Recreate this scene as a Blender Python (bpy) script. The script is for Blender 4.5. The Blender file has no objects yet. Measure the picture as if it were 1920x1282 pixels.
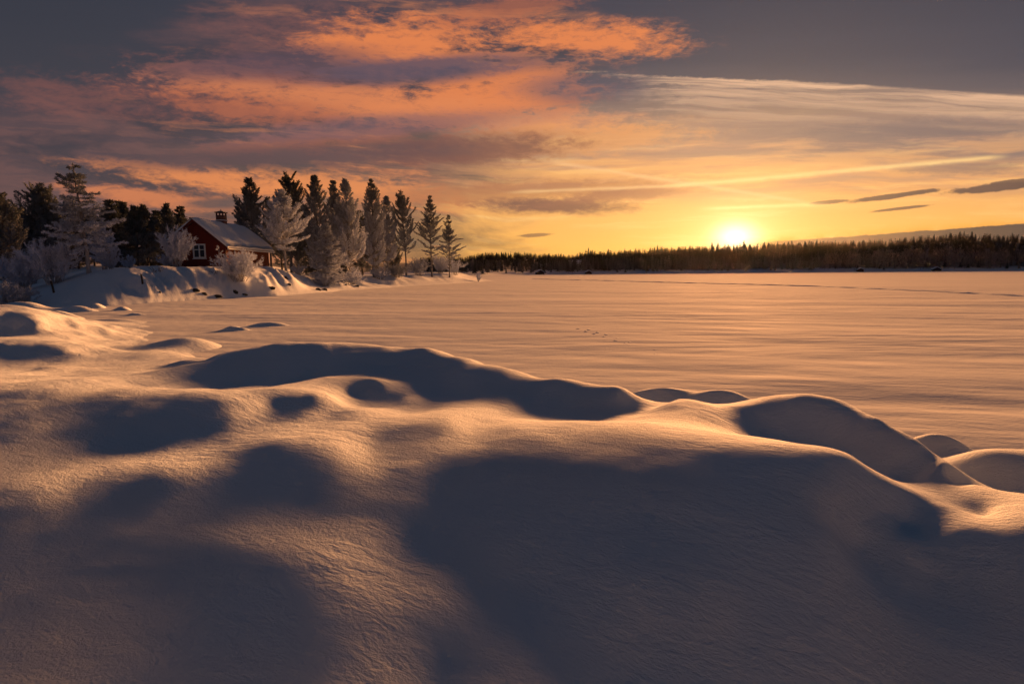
import bpy, math, random
import numpy as np
from mathutils import Matrix, Vector

C = bpy.context.scene.collection
SC = bpy.context.scene

# ------------------------------------------------------------------ camera
FPX = 1067.0
CAM = np.array([0.0, 0.0, 2.0])
PITCH = math.atan(131.5 / FPX)
ROLL = math.radians(0.40)
Fv = np.array([0, math.cos(PITCH), -math.sin(PITCH)])
R0 = np.array([1.0, 0, 0]); U0 = np.array([0, math.sin(PITCH), math.cos(PITCH)])
Rv = math.cos(ROLL) * R0 - math.sin(ROLL) * U0
Uv = math.cos(ROLL) * U0 + math.sin(ROLL) * R0


def ray(px, py):
    d = Fv + Rv * ((px - 960) / FPX) + Uv * ((641 - py) / FPX)
    return d / np.linalg.norm(d)


def at_z(px, py, z):
    d = ray(px, py)
    t = (z - CAM[2]) / d[2]
    return CAM + d * t


def at_y(px, py, y):
    d = ray(px, py)
    return CAM + d * (y / d[1])


def azel(px, py):
    d = ray(px, py)
    return math.degrees(math.atan2(d[0], d[1])), math.degrees(math.asin(d[2]))


cam_data = bpy.data.cameras.new('camera')
cam_data.sensor_width = 36
cam_data.lens = 36 * FPX / 1920
cam_data.clip_start = 0.05
cam_data.clip_end = 6000
cam = bpy.data.objects.new('camera', cam_data)
C.objects.link(cam)
cam.matrix_world = Matrix(((Rv[0], Uv[0], -Fv[0], CAM[0]), (Rv[1], Uv[1], -Fv[1], CAM[1]),
                           (Rv[2], Uv[2], -Fv[2], CAM[2]), (0, 0, 0, 1)))
SC.camera = cam

# ------------------------------------------------------------------ exposure
SC.view_settings.view_transform = 'Standard'
SC.view_settings.look = 'None'
SC.view_settings.gamma = 1
SC.view_settings.use_curve_mapping = False
EXPO = 2.1
SC.view_settings.exposure = EXPO
SKY_STRENGTH = 1 / 2 ** EXPO
SC.cycles.max_bounces = 6
SC.cycles.diffuse_bounces = 3
SC.cycles.glossy_bounces = 2
SC.cycles.transparent_max_bounces = 6
SC.cycles.volume_bounces = 0
SC.cycles.sample_clamp_indirect = 4
SC.cycles.use_denoising = True

# ------------------------------------------------------------------ sun
SUN_AZ, SUN_EL = azel(1378, 443)
LAMP_EL = SUN_EL + 1.4
sd = bpy.data.lights.new('sun', 'SUN')
sd.energy = 4.1
sd.angle = math.radians(11.5)
sd.color = (1.0, 0.41, 0.135)
sun = bpy.data.objects.new('sun', sd)
C.objects.link(sun)
_a, _e = math.radians(SUN_AZ), math.radians(LAMP_EL)
SUN_DIR = Vector((math.sin(_a) * math.cos(_e), math.cos(_a) * math.cos(_e), math.sin(_e)))
sun.rotation_euler = SUN_DIR.to_track_quat('Z', 'Y').to_euler()


# ------------------------------------------------------------------ node helper
class N:
    """a tiny expression language over shader math nodes"""
    nt = None

    def __init__(self, s):
        self.s = s

    @staticmethod
    def put(sock, v):
        if isinstance(v, N):
            N.nt.links.new(v.s, sock)
        else:
            sock.default_value = v

    @staticmethod
    def m(op, *a, clamp=False):
        n = N.nt.nodes.new('ShaderNodeMath'); n.operation = op; n.use_clamp = clamp
        for i, v in enumerate(a):
            N.put(n.inputs[i], v)
        return N(n.outputs[0])

    def __add__(s, o): return N.m('ADD', s, o)
    __radd__ = __add__
    def __sub__(s, o): return N.m('SUBTRACT', s, o)
    def __rsub__(s, o): return N.m('SUBTRACT', o, s)
    def __mul__(s, o): return N.m('MULTIPLY', s, o)
    __rmul__ = __mul__
    def __truediv__(s, o): return N.m('DIVIDE', s, o)
    def __neg__(s): return N.m('MULTIPLY', s, -1.0)


def nexp(v): return N.m('EXPONENT', v)
def nclamp(v): return N.m('ADD', v, 0.0, clamp=True)
def nabs(v): return N.m('ABSOLUTE', v)


def sstep(v, a, b, t0=0.0, t1=1.0):
    n = N.nt.nodes.new('ShaderNodeMapRange'); n.interpolation_type = 'SMOOTHSTEP'
    N.put(n.inputs[0], v)
    n.inputs[1].default_value = a; n.inputs[2].default_value = b
    n.inputs[3].default_value = t0; n.inputs[4].default_value = t1
    return N(n.outputs[0])


def comb(x, y, z=0.0):
    n = N.nt.nodes.new('ShaderNodeCombineXYZ')
    for i, v in enumerate((x, y, z)):
        N.put(n.inputs[i], v)
    return N(n.outputs[0])


def sep(v):
    n = N.nt.nodes.new('ShaderNodeSeparateXYZ'); N.put(n.inputs[0], v)
    return N(n.outputs[0]), N(n.outputs[1]), N(n.outputs[2])


def noise(vec, scale=1.0, detail=4, rough=0.55, dist=0.0, out=0):
    n = N.nt.nodes.new('ShaderNodeTexNoise')
    if vec is not None:
        N.put(n.inputs['Vector'], vec)
    n.inputs['Scale'].default_value = scale
    n.inputs['Detail'].default_value = detail
    n.inputs['Roughness'].default_value = rough
    n.inputs['Distortion'].default_value = dist
    return N(n.outputs[out])


def cmix(f, a, b):
    n = N.nt.nodes.new('ShaderNodeMix'); n.data_type = 'RGBA'
    N.put(n.inputs[0], f)
    for sock, v in ((n.inputs[6], a), (n.inputs[7], b)):
        if isinstance(v, N): N.nt.links.new(v.s, sock)
        else: sock.default_value = (*v[:3], 1)
    return N(n.outputs[2])


def cadd(a, b, f=1.0):
    n = N.nt.nodes.new('ShaderNodeMix'); n.data_type = 'RGBA'; n.blend_type = 'ADD'
    N.put(n.inputs[0], f)
    for sock, v in ((n.inputs[6], a), (n.inputs[7], b)):
        if isinstance(v, N): N.nt.links.new(v.s, sock)
        else: sock.default_value = (*v[:3], 1)
    return N(n.outputs[2])


def cmul(a, k):
    n = N.nt.nodes.new('ShaderNodeVectorMath'); n.operation = 'SCALE'
    N.put(n.inputs[0], a); N.put(n.inputs[3], k)
    return N(n.outputs[0])


def ramp(v, stops):
    n = N.nt.nodes.new('ShaderNodeValToRGB'); N.put(n.inputs[0], v)
    cr = n.color_ramp; cr.interpolation = 'B_SPLINE' if False else 'LINEAR'
    while len(cr.elements) > 1:
        cr.elements.remove(cr.elements[-1])
    cr.elements[0].position = stops[0][0]; cr.elements[0].color = (*stops[0][1], 1)
    for p, c in stops[1:]:
        e = cr.elements.new(p); e.color = (*c, 1)
    return N(n.outputs[0])


def lin(r, g, b):
    f = lambda c: (c / 255 / 12.92) if c / 255 < .04045 else ((c / 255 + .055) / 1.055) ** 2.4
    return (f(r), f(g), f(b))


# ------------------------------------------------------------------ sky
world = bpy.data.worlds.new('World')
SC.world = world
world.use_nodes = True
wt = world.node_tree
for n in list(wt.nodes):
    wt.nodes.remove(n)
N.nt = wt
tc = wt.nodes.new('ShaderNodeTexCoord')
dx, dy, dz = sep(N(tc.outputs['Generated']))
el = N.m('ARCSINE', N.m('MINIMUM', N.m('MAXIMUM', dz, -1.0), 1.0)) * 57.2958
az = N.m('ARCTAN2', dx, dy) * 57.2958
# the cloud streets lie across the view: coordinates on a high sheet of cloud seen edge-on
dyc = N.m('MAXIMUM', dy, 0.25)
uu = dx / dyc * 57.2958
vv = dz / dyc * 57.2958


def uvpx(px, py):
    d = ray(px, py)
    return 57.2958 * d[0] / d[1], 57.2958 * d[2] / d[1]


vt = vv + N.m('MINIMUM', uu, 0.0) * 0.10 + 0.004 * uu * N.m('MAXIMUM', vv, 0.0) * -0.4   # faint fan
warp = noise(comb(uu * 0.05, vt * 0.11, 3.1), 1.0, 4, 0.55) - 0.5
warp2 = noise(comb(uu * 0.18, vt * 0.42, 9.7), 1.0, 4, 0.6) - 0.5
nzA = noise(comb(uu * 0.060 + warp * 0.8, vt * 0.26 + warp * 1.1, 1.3), 1.0, 9, 0.62, 0.25)
nzB = noise(comb(uu * 0.050 + warp2 * 0.3, vt * 0.60 + warp * 1.3, 6.2), 1.0, 8, 0.62, 0.15)
nzC = noise(comb(uu * 0.085, vt * 1.25 + warp2 * 1.2, 12.2), 1.0, 6, 0.6, 0.1)
nzD = noise(comb(uu * 0.30 + warp2 * 0.9, vt * 0.85 + warp2 * 1.1, 17.2), 1.0, 8, 0.66, 0.3)
nzE = noise(comb(uu * 0.9 + warp2 * 1.2, vt * 2.4 + warp2 * 2.0, 27.2), 1.0, 5, 0.65, 0.3)


def blob(px, py, wx, wy, tilt=0.0, edge=(0.12, 0.98), wob=1.35):
    """soft-edged cloud patch centred in a direction; sizes in photo pixels, broken up by the noises"""
    a0, e0 = uvpx(px, py)
    k = 57.3 / FPX
    sx = wx * k; sy = wy * k
    t = math.radians(tilt)
    ax = uu - a0; ay = vv - e0
    u = (ax * math.cos(t) + ay * math.sin(t)) / sx
    v = (ay * math.cos(t) - ax * math.sin(t)) / sy
    g = nexp(-(u * u + v * v) * 0.75)
    return sstep(g + ((nzD - 0.5) * 1.2 + (nzA - 0.5) * 0.8 + (nzE - 0.5) * 0.9) * wob * sstep(g, 0.0, 0.35), edge[0], edge[1])


ds_x = az - SUN_AZ
ds_y = el - SUN_EL
e01 = N.m('MAXIMUM', vv + (nzB - 0.5) * 3.0 * sstep(vv, 3.0, 12.0), 0.0) / 40.0
warm = ramp(e01, [(0.0, lin(240, 166, 80)), (0.06, lin(246, 178, 88)), (0.13, lin(243, 174, 92)),
                  (0.21, lin(226, 158, 98)), (0.30, lin(196, 142, 106)), (0.37, lin(140, 112, 100)),
                  (0.43, lin(88, 80, 88)), (0.50, lin(68, 66, 80)), (0.70, lin(57, 56, 70)), (1.0, lin(35, 43, 57))])
cool = ramp(e01, [(0.0, lin(150, 104, 88)), (0.08, lin(118, 88, 86)), (0.20, lin(92, 74, 80)),
                  (0.38, lin(66, 60, 70)), (0.5, lin(58, 56, 66)), (1.0, lin(35, 43, 57))])
wl = sstep(uu, -44.0, 0.0)
wr = sstep(uu, 110.0, 44.0)
warmth = wl * wr
sky = cmix(warmth, cool, warm)
side = sstep(nabs(az), 50.0, 105.0)
e02 = N.m('MAXIMUM', el, 0.0) / 40.0
back = ramp(e02, [(0.0, lin(58, 58, 76)), (0.2, lin(44, 52, 70)), (1.0, lin(33, 43, 58))])
sky = cmix(side, sky, back)

# --- thin streaks through the golden band
st = sstep(nzC, 0.50, 0.68) * sstep(vv, 1.0, 3.0) * sstep(vv, 17.0, 10.0) * warmth
sky = cmix(st * 0.40, sky, lin(255, 206, 130))
st2 = sstep(nzB, 0.46, 0.62) * sstep(vv, 6.0, 9.0) * sstep(vv, 19.0, 14.0) * wr * sstep(uu, -8.0, 6.0)
sky = cmix(st2 * 0.55, sky, lin(146, 116, 106))
st3 = sstep(nzB, 0.52, 0.40) * sstep(vv, 2.0, 6.0) * sstep(vv, 15.0, 9.0) * wr * sstep(uu, -12.0, 2.0)
sky = cmix(st3 * 0.45, sky, lin(250, 180, 100))

# --- pale cirrus veil on the right with a crisp upper edge
(a1, e1), (a2, e2), (a3, e3) = uvpx(1150, 140), uvpx(1450, 148), uvpx(1920, 178)
top = ((uu - a2) * ((e3 - e2) / (a3 - a2)) + e2) + sstep(uu, 30.0, 14.0) * -0.35 + (nzE - 0.5) * 0.5 * sstep(uu, 52.0, 20.0)
veil = sstep(top - vv + (nzC - 0.5) * 0.6 * sstep(uu, 60.0, 25.0), -0.06, 0.22)
veil = veil * sstep(uu + (nzC - 0.5) * 22.0 + (nzE - 0.5) * 10.0, 9.0, 17.0) * sstep(uu, 110.0, 60.0)
depth = N.m('MAXIMUM', top - vv, 0.0)
fall = nexp(-depth / 3.4)
fib = noise(comb(uu * 0.07 + warp2 * 0.6, (vv + uu * 0.05) * 1.5 + warp * 3.0, 31.0), 1.0, 7, 0.66, 0.5)
wisps = sstep(fib, 0.34, 0.66)
sky = cmix(nclamp(veil * fall * (0.22 + wisps * 0.85)), sky, lin(222, 176, 142))
shelf = sstep(vv, 9.5, 11.2) * sstep(vv, 15.2, 13.0) * sstep(uu, 10.0, 34.0)
sky = cmix(shelf * (0.25 + 0.6 * sstep(nzB, 0.42, 0.58)), sky, lin(124, 104, 102))

# --- mauve-brown cloud sheet over the left half, torn into bands
lim = N.m('MINIMUM', (uu + 51.0) * 0.35 + 14.5, 25.0) + (nzA - 0.5) * 12.0
left = sstep(uu + (nzA - 0.5) * 40.0 - vv * 0.4, 2.0, -14.0) * sstep(vv - lim, 3.5, -3.0)
left = left * sstep(nabs(az), 110.0, 60.0)
band = sstep(nzA, 0.38, 0.60)
sky = cmix(left * 0.80, sky, cmix(band, lin(62, 53, 62), lin(108, 75, 74)))
oband = sstep(nzB + (nzD - 0.5) * 0.35, 0.50, 0.66)
warm_l = sstep(uu, -54.0, -10.0)
sky = cmix(left * oband * (0.12 + 0.55 * warm_l), sky, cmix(warm_l, lin(146, 92, 78), lin(236, 142, 84)))
dband = sstep(nzC + (nzB - 0.5) * 0.5 + (nzE - 0.5) * 0.2, 0.48, 0.62)
sky = cmix(left * dband * 0.6 * sstep(vv, 1.5, 4.5), sky, lin(76, 62, 70))

# --- the glowing orange cloud patches
OR = lin(222, 126, 72); OR2 = lin(176, 98, 68)
for (px, py, wx, wy, t, s, colr) in [
        (480, 128, 280, 42, 7, .5, lin(100, 68, 72)),
        (300, 190, 300, 36, -4, .42, lin(136, 82, 74)),
        (560, 165, 240, 34, -7, .5, lin(176, 100, 78)),
        (640, 60, 200, 36, -5, .3, lin(150, 90, 80)),
        (760, 84, 150, 44, -2, 1.0, OR),
        (1080, 72, 165, 30, -2, 1.0, OR),
        (960, 14, 120, 26, 10, .6, OR2),
        (960, 140, 110, 34, 0, .9, OR),
        (900, 186, 180, 38, 5, .95, OR),
        (700, 195, 340, 26, -6, .8, lin(218, 128, 78)),
        (1040, 232, 150, 18, 0, .6, lin(214, 140, 98)),
        (470, 205, 180, 26, -7, .7, OR2),
        (620, 262, 200, 18, 4, .6, OR2),
        (1100, 262, 190, 26, 3, .6, lin(232, 158, 92)),
        (450, 345, 240, 18, -7, .85, lin(230, 138, 80)),
        (640, 350, 180, 24, -8, .8, lin(232, 140, 80)),
        (290, 372, 150, 16, -6, .8, lin(214, 126, 80))]:
    sky = cmix(blob(px, py, wx, wy, t) * s, sky, colr)
for (px, py, wx, wy, t, s, colr) in [
        (690, 240, 260, 20, 4, .65, lin(112, 84, 92)),
        (860, 283, 190, 26, 3, .85, lin(122, 74, 66)),
        (560, 292, 300, 20, 2, .75, lin(92, 68, 72)),
        (500, 120, 200, 22, 4, .6, lin(80, 66, 80)),
        (800, 130, 240, 22, 3, .9, lin(84, 72, 88)),
        (1090, 165, 120, 24, 0, .6, lin(74, 72, 92)),
        (960, 360, 300, 18, 3, .6, lin(160, 98, 70)),
        (1045, 386, 125, 14, -1, .95, lin(116, 74, 70)),
        (1180, 364, 150, 12, 6, .7, lin(156, 100, 78)),
        (410, 382, 60, 9, 0, .9, lin(96, 76, 76)),
        (1780, 240, 220, 18, 0, .5, lin(108, 94, 100)),
        (1810, 315, 110, 12, 0, .6, lin(118, 98, 96))]:
    sky = cmix(blob(px, py, wx, wy, t, (0.15, 0.9), .8) * s, sky, colr)
# small dark scud low on the right and the tiny one over the far wood
for (px, py, wx, wy, t, s) in [(1555, 379, 34, 3.2, 4, .85), (1680, 367, 80, 4.5, 7, 1.0), (1860, 353, 75, 7, 5, 1.0),
                               (1905, 341, 50, 4, 5, .9), (1690, 391, 55, 2.6, 6, .9), (1002, 441, 28, 3, 3, .7)]:
    sky = cmix(blob(px, py, wx, wy, t, (0.25, 0.6), .6) * s, sky, lin(88, 64, 66))


def trail(p, q, w, s, colr):
    global sky
    (xa, ea), (xb, eb) = uvpx(*p), uvpx(*q)
    sl = (eb - ea) / (xb - xa)
    d = (vv - ea - (uu - xa) * sl + (nzD - 0.5) * 0.35) / (w * 57.3 / FPX)
    m = nexp(-(d * d)) * sstep(uu, xa, xa + 3.0) * sstep(uu, xb, xb - 3.0)
    sky = cmix(nclamp(m * s * (0.45 + nzD * 1.0)), sky, colr)


trail((940, 362), (1330, 345), 3.0, .5, lin(255, 206, 140))
trail((1230, 352), (1900, 292), 4.0, .8, lin(255, 208, 136))
trail((1010, 300), (1540, 384), 3.5, .45, lin(250, 196, 140))
trail((1300, 392), (1560, 382), 3.0, .6, lin(255, 226, 150))

# --- sun glow and disc
r2 = (ds_x * ds_x * 0.45 + ds_y * ds_y)
rr = N.m('SQRT', r2)
g_wide = nexp(-rr / 6.0)
g_mid = nexp(-rr / 1.7)
g_core = nexp(-r2 / 1.2)
sky = cadd(sky, cmul(comb(0.14, 0.06, 0.02), g_wide))
sky = cadd(sky, cmul(comb(0.75, 0.54, 0.30), g_mid))
sky = cadd(sky, cmul(comb(1.0, 0.9, 0.7), g_core))

# --- low cloud bank rising to the right behind the far wood
(b0a, b0e), (b1a, b1e) = uvpx(1400, 456), uvpx(1920, 419)
btop = (uu - b0a) * ((b1e - b0e) / (b1a - b0a)) + b0e + (nzD - 0.5) * 0.30 + (nzE - 0.5) * 0.25
bm = sstep(btop - vv, 0.0, 0.07) * sstep(uu, b0a - 1.5, b0a + 5.0) * sstep(az, 100.0, 70.0)
rim = nexp(-(vv - btop) * (vv - btop) / 0.20) * sstep(uu, b0a, b0a + 4.0) * sstep(az, 80.0, 50.0)
sky = cmix(rim * 0.85 * sstep(nzD, 0.38, 0.55), sky, lin(244, 164, 70))
sky = cmix(bm, sky, cmix(sstep(uu, b0a, b1a), lin(120, 86, 78), lin(60, 54, 64)))

bg = wt.nodes.new('ShaderNodeBackground')
wt.links.new(sky.s, bg.inputs[0]); bg.inputs[1].default_value = SKY_STRENGTH
# the physical sky of the same low sun lies under it and fills in the blue from above
nish = wt.nodes.new('ShaderNodeTexSky'); nish.sky_type = 'NISHITA'; nish.sun_disc = False
nish.sun_elevation = math.radians(LAMP_EL); nish.sun_rotation = math.radians(SUN_AZ)
nish.dust_density = 1.5
bg2 = wt.nodes.new('ShaderNodeBackground')
wt.links.new(nish.outputs[0], bg2.inputs[0]); bg2.inputs[1].default_value = 0.0015
addw = wt.nodes.new('ShaderNodeAddShader')
wt.links.new(bg.outputs[0], addw.inputs[0]); wt.links.new(bg2.outputs[0], addw.inputs[1])
wo = wt.nodes.new('ShaderNodeOutputWorld')
wt.links.new(addw.outputs[0], wo.inputs[0])
world.cycles.sampling_method = 'MANUAL'
world.cycles.sample_map_resolution = 1024


# ------------------------------------------------------------------ materials
def newmat(name):
    m = bpy.data.materials.new(name); m.use_nodes = True
    nt = m.node_tree
    for n in list(nt.nodes):
        nt.nodes.remove(n)
    out = nt.nodes.new('ShaderNodeOutputMaterial')
    N.nt = nt
    return m, nt, out


def pos():
    return N(N.nt.nodes.new('ShaderNodeNewGeometry').outputs['Position'])


def attr(name):
    n = N.nt.nodes.new('ShaderNodeAttribute'); n.attribute_name = name
    return N(n.outputs['Fac'])


def bsdf(nt, out, col, rough=0.8, spec=0.5, normal=None, **kw):
    b = nt.nodes.new('ShaderNodeBsdfPrincipled')
    if isinstance(col, N): nt.links.new(col.s, b.inputs['Base Color'])
    else: b.inputs['Base Color'].default_value = (*col, 1)
    N.put(b.inputs['Roughness'], rough)
    N.put(b.inputs['Specular IOR Level'], spec)
    for k, v in kw.items():
        b.inputs[k].default_value = v
    if normal is not None: nt.links.new(normal.s, b.inputs['Normal'])
    if out is not None: nt.links.new(b.outputs[0], out.inputs[0])
    return b


def bump(h, dist=0.02, strength=1.0, normal=None):
    n = N.nt.nodes.new('ShaderNodeBump')
    n.inputs['Strength'].default_value = strength
    n.inputs['Distance'].default_value = dist
    N.put(n.inputs['Height'], h)
    if normal is not None: N.put(n.inputs['Normal'], normal)
    return N(n.outputs[0])


def rotxy(x, y, deg):
    c, s = math.cos(math.radians(deg)), math.sin(math.radians(deg))
    return x * c + y * s, y * c - x * s


# foreground snow: packed grains, little wind ripples
m_snow, nt, out = newmat('snow')
x, y, z = sep(pos())
u, v = rotxy(x, y, -28)
h1 = noise(comb(u * 4.0, v * 8.0, z * 4.0), 1.0, 6, 0.62, 0.4)
h2 = noise(comb(x, y, z), 60.0, 4, 0.7)
h3 = noise(comb(u * 9.0, v * 20.0, z * 9.0), 1.0, 3, 0.6, 0.8)
patch = sstep(noise(comb(x, y, z), 0.55, 2), 0.38, 0.62)
nb = bump(h2 * (1.15 - patch * 0.8), 0.010, 1.0)
nb = bump(h3 * (patch * 0.8 + 0.2), 0.008, 1.0, nb)
nb = bump(h1, 0.018, 1.0, nb)
tone = noise(comb(x, y, z), 1.3, 3)
bsdf(nt, out, cmix(tone, (0.68, 0.75, 0.84), (0.76, 0.80, 0.86)), 0.9, 0.12, nb)

# lake snow: long wind-drawn drifts
m_lake, nt, out = newmat('lake_snow')
x, y, z = sep(pos())
u, v = rotxy(x, y, -12)
l1 = noise(comb(u * 0.26, v * 0.62, 0.0), 1.0, 5, 0.6, 0.5)
l2 = noise(comb(u * 0.9, v * 4.5, 2.0), 1.0, 4, 0.6, 0.5)
l3 = noise(comb(u * 0.05, v * 0.16, 4.0), 1.0, 4, 0.6, 0.8)
l4 = noise(comb(x, y, 0.0), 14.0, 3, 0.6)
nb = bump(l4, 0.008, 0.6)
nb = bump(l2, 0.010, 0.8, nb)
nb = bump(l1, 0.034, 0.9, nb)
nb = bump(l3, 0.20, 0.8, nb)
tone = sstep(l3, 0.35, 0.65)
col = cmix(tone, (0.72, 0.75, 0.80), (0.80, 0.82, 0.85))
df = nt.nodes.new('ShaderNodeBsdfDiffuse'); df.inputs['Roughness'].default_value = 0.0
nt.links.new(col.s, df.inputs[0]); nt.links.new(nb.s, df.inputs['Normal'])
b = bsdf(nt, None, col, sstep(l1, 0.3, 0.7, 0.88, 1.0), 0.4, nb)
mx = nt.nodes.new('ShaderNodeMixShader'); mx.inputs[0].default_value = 0.40
nt.links.new(df.outputs[0], mx.inputs[1]); nt.links.new(b.outputs[0], mx.inputs[2])
nt.links.new(mx.outputs[0], out.inputs[0])

# far hillside floor: snow broken by heath and brush
m_floor, nt, out = newmat('wooded_snow')
x, y, z = sep(pos())
f = sstep(z + noise(comb(x * 0.05, y * 0.05, 0.0), 1.0, 4) * 5.0, 3.6, 6.5)
bsdf(nt, out, cmix(f * 0.85, (0.74, 0.77, 0.82), (0.06, 0.06, 0.055)), 0.8, 0.2)

# needles under rime: 'frost' says how much
m_needle, nt, out = newmat('rimed_needles')
fr = attr('frost')
x, y, z = sep(pos())
f = nclamp(fr * 1.2 + 0.05 + (noise(comb(x, y, z), 2.2, 3) - 0.5) * 0.5)
hue = noise(comb(x, y, z), 0.9, 2)
col = cmix(f, cmix(hue, (0.036, 0.056, 0.046), (0.066, 0.076, 0.050)), (0.68, 0.74, 0.88))
b = bsdf(nt, None, col, 0.75, 0.2)
tr = nt.nodes.new('ShaderNodeBsdfTranslucent'); nt.links.new(col.s, tr.inputs[0])
mx = nt.nodes.new('ShaderNodeMixShader'); mx.inputs[0].default_value = 0.06
nt.links.new(b.outputs[0], mx.inputs[1]); nt.links.new(tr.outputs[0], mx.inputs[2])
nt.links.new(mx.outputs[0], out.inputs[0])

m_bark, nt, out = newmat('bark')
x, y, z = sep(pos())
fr = attr('frost')
n1 = noise(comb(x * 9.0, y * 9.0, z * 2.0), 1.0, 4, 0.65)
f = nclamp(fr * (0.35 + n1))
bsdf(nt, out, cmix(f, cmix(n1, (0.030, 0.022, 0.018), (0.085, 0.058, 0.042)), (0.66, 0.68, 0.74)), 0.9, 0.2,
     bump(n1, 0.03, 0.8))

m_farneedle, nt, out = newmat('far_needles')
fr = attr('frost')
x, y, z = sep(pos())
f = nclamp(fr + (noise(comb(x, y, z), 0.5, 3) - 0.5) * 0.35)
bsdf(nt, out, cmix(f, (0.024, 0.036, 0.026), (0.42, 0.42, 0.44)), 0.85, 0.1)

m_fartwig, nt, out = newmat('far_twigs')
x, y, z = sep(pos())
bsdf(nt, out, cmix(noise(comb(x, y, z), 0.4, 3), (0.10, 0.085, 0.075), (0.40, 0.36, 0.34)), 0.85, 0.1)


def plank_mat(name, c1, c2, axis):
    m, nt, out = newmat(name)
    x, y, z = sep(pos())
    u = x if axis == 'x' else y
    k = u / 0.16
    fx = N.m('FRACT', k)
    idn = noise(comb(N.m('FLOOR', k), 0.0, 0.0), 3.7, 0)
    gap = sstep(nabs(fx - 0.5), 0.42, 0.49)
    grain = noise(comb(x * 12, y * 12, z * 0.9), 1.0, 4, 0.6)
    col = cmix(gap * 0.75, cmix(nclamp(idn * 0.6 + grain * 0.5), c1, c2), (0.02, 0.008, 0.006))
    bsdf(nt, out, col, 0.8, 0.25, bump((1.0 - gap) + grain * 0.2, 0.015, 1.0))
    return m


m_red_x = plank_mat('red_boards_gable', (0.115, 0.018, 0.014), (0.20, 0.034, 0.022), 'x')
m_red_y = plank_mat('red_boards_side_sun_tint', (0.17, 0.045, 0.022), (0.30, 0.085, 0.034), 'y')  # same red boards, with the low sun's orange light mixed into the colour


def simple(name, c1, c2, scale=4.0, rough=0.7, spec=0.3, bd=0.01, **kw):
    m, nt, out = newmat(name)
    x, y, z = sep(pos())
    n1 = noise(comb(x, y, z), scale, 4, 0.6)
    bsdf(nt, out, cmix(n1, c1, c2), rough, spec, bump(n1, bd, 0.7), **kw)
    return m


m_trim = simple('dark_red_trim', (0.07, 0.012, 0.010), (0.12, 0.02, 0.014), 8)
m_white = simple('white_paint', (0.66, 0.68, 0.68), (0.78, 0.80, 0.80), 8, 0.5)
m_glass = simple('window_glass', (0.012, 0.016, 0.022), (0.018, 0.022, 0.03), 2, 0.06, 0.8, 0.001)
m_metal = simple('dark_metal', (0.03, 0.03, 0.032), (0.06, 0.06, 0.06), 8, 0.5, 0.5)
m_rock = simple('dark_rock', (0.018, 0.018, 0.02), (0.07, 0.066, 0.062), 6, 0.85, 0.3, 0.05)
m_post = simple('grey_wood', (0.035, 0.028, 0.024), (0.09, 0.075, 0.062), 12, 0.9, 0.2)
m_board = simple('roof_boards', (0.05, 0.035, 0.03), (0.09, 0.06, 0.05), 6)
m_shed = simple('shed_boards', (0.04, 0.025, 0.02), (0.08, 0.04, 0.03), 3)

m_brick, nt, out = newmat('chimney_brick')
tco = nt.nodes.new('ShaderNodeTexCoord')
bt = nt.nodes.new('ShaderNodeTexBrick'); bt.inputs['Scale'].default_value = 1.0
x, y, z = sep(pos())
N.put(bt.inputs['Vector'], comb(x + y, z, 0.0))
bt.inputs['Brick Width'].default_value = 0.25; bt.inputs['Row Height'].default_value = 0.075
bt.inputs['Mortar Size'].default_value = 0.008
bt.inputs['Color1'].default_value = (0.16, 0.055, 0.04, 1); bt.inputs['Color2'].default_value = (0.09, 0.035, 0.03, 1)
bt.inputs['Mortar'].default_value = (0.16, 0.15, 0.14, 1)
bsdf(nt, out, N(bt.outputs[0]), 0.85, 0.2)


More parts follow.
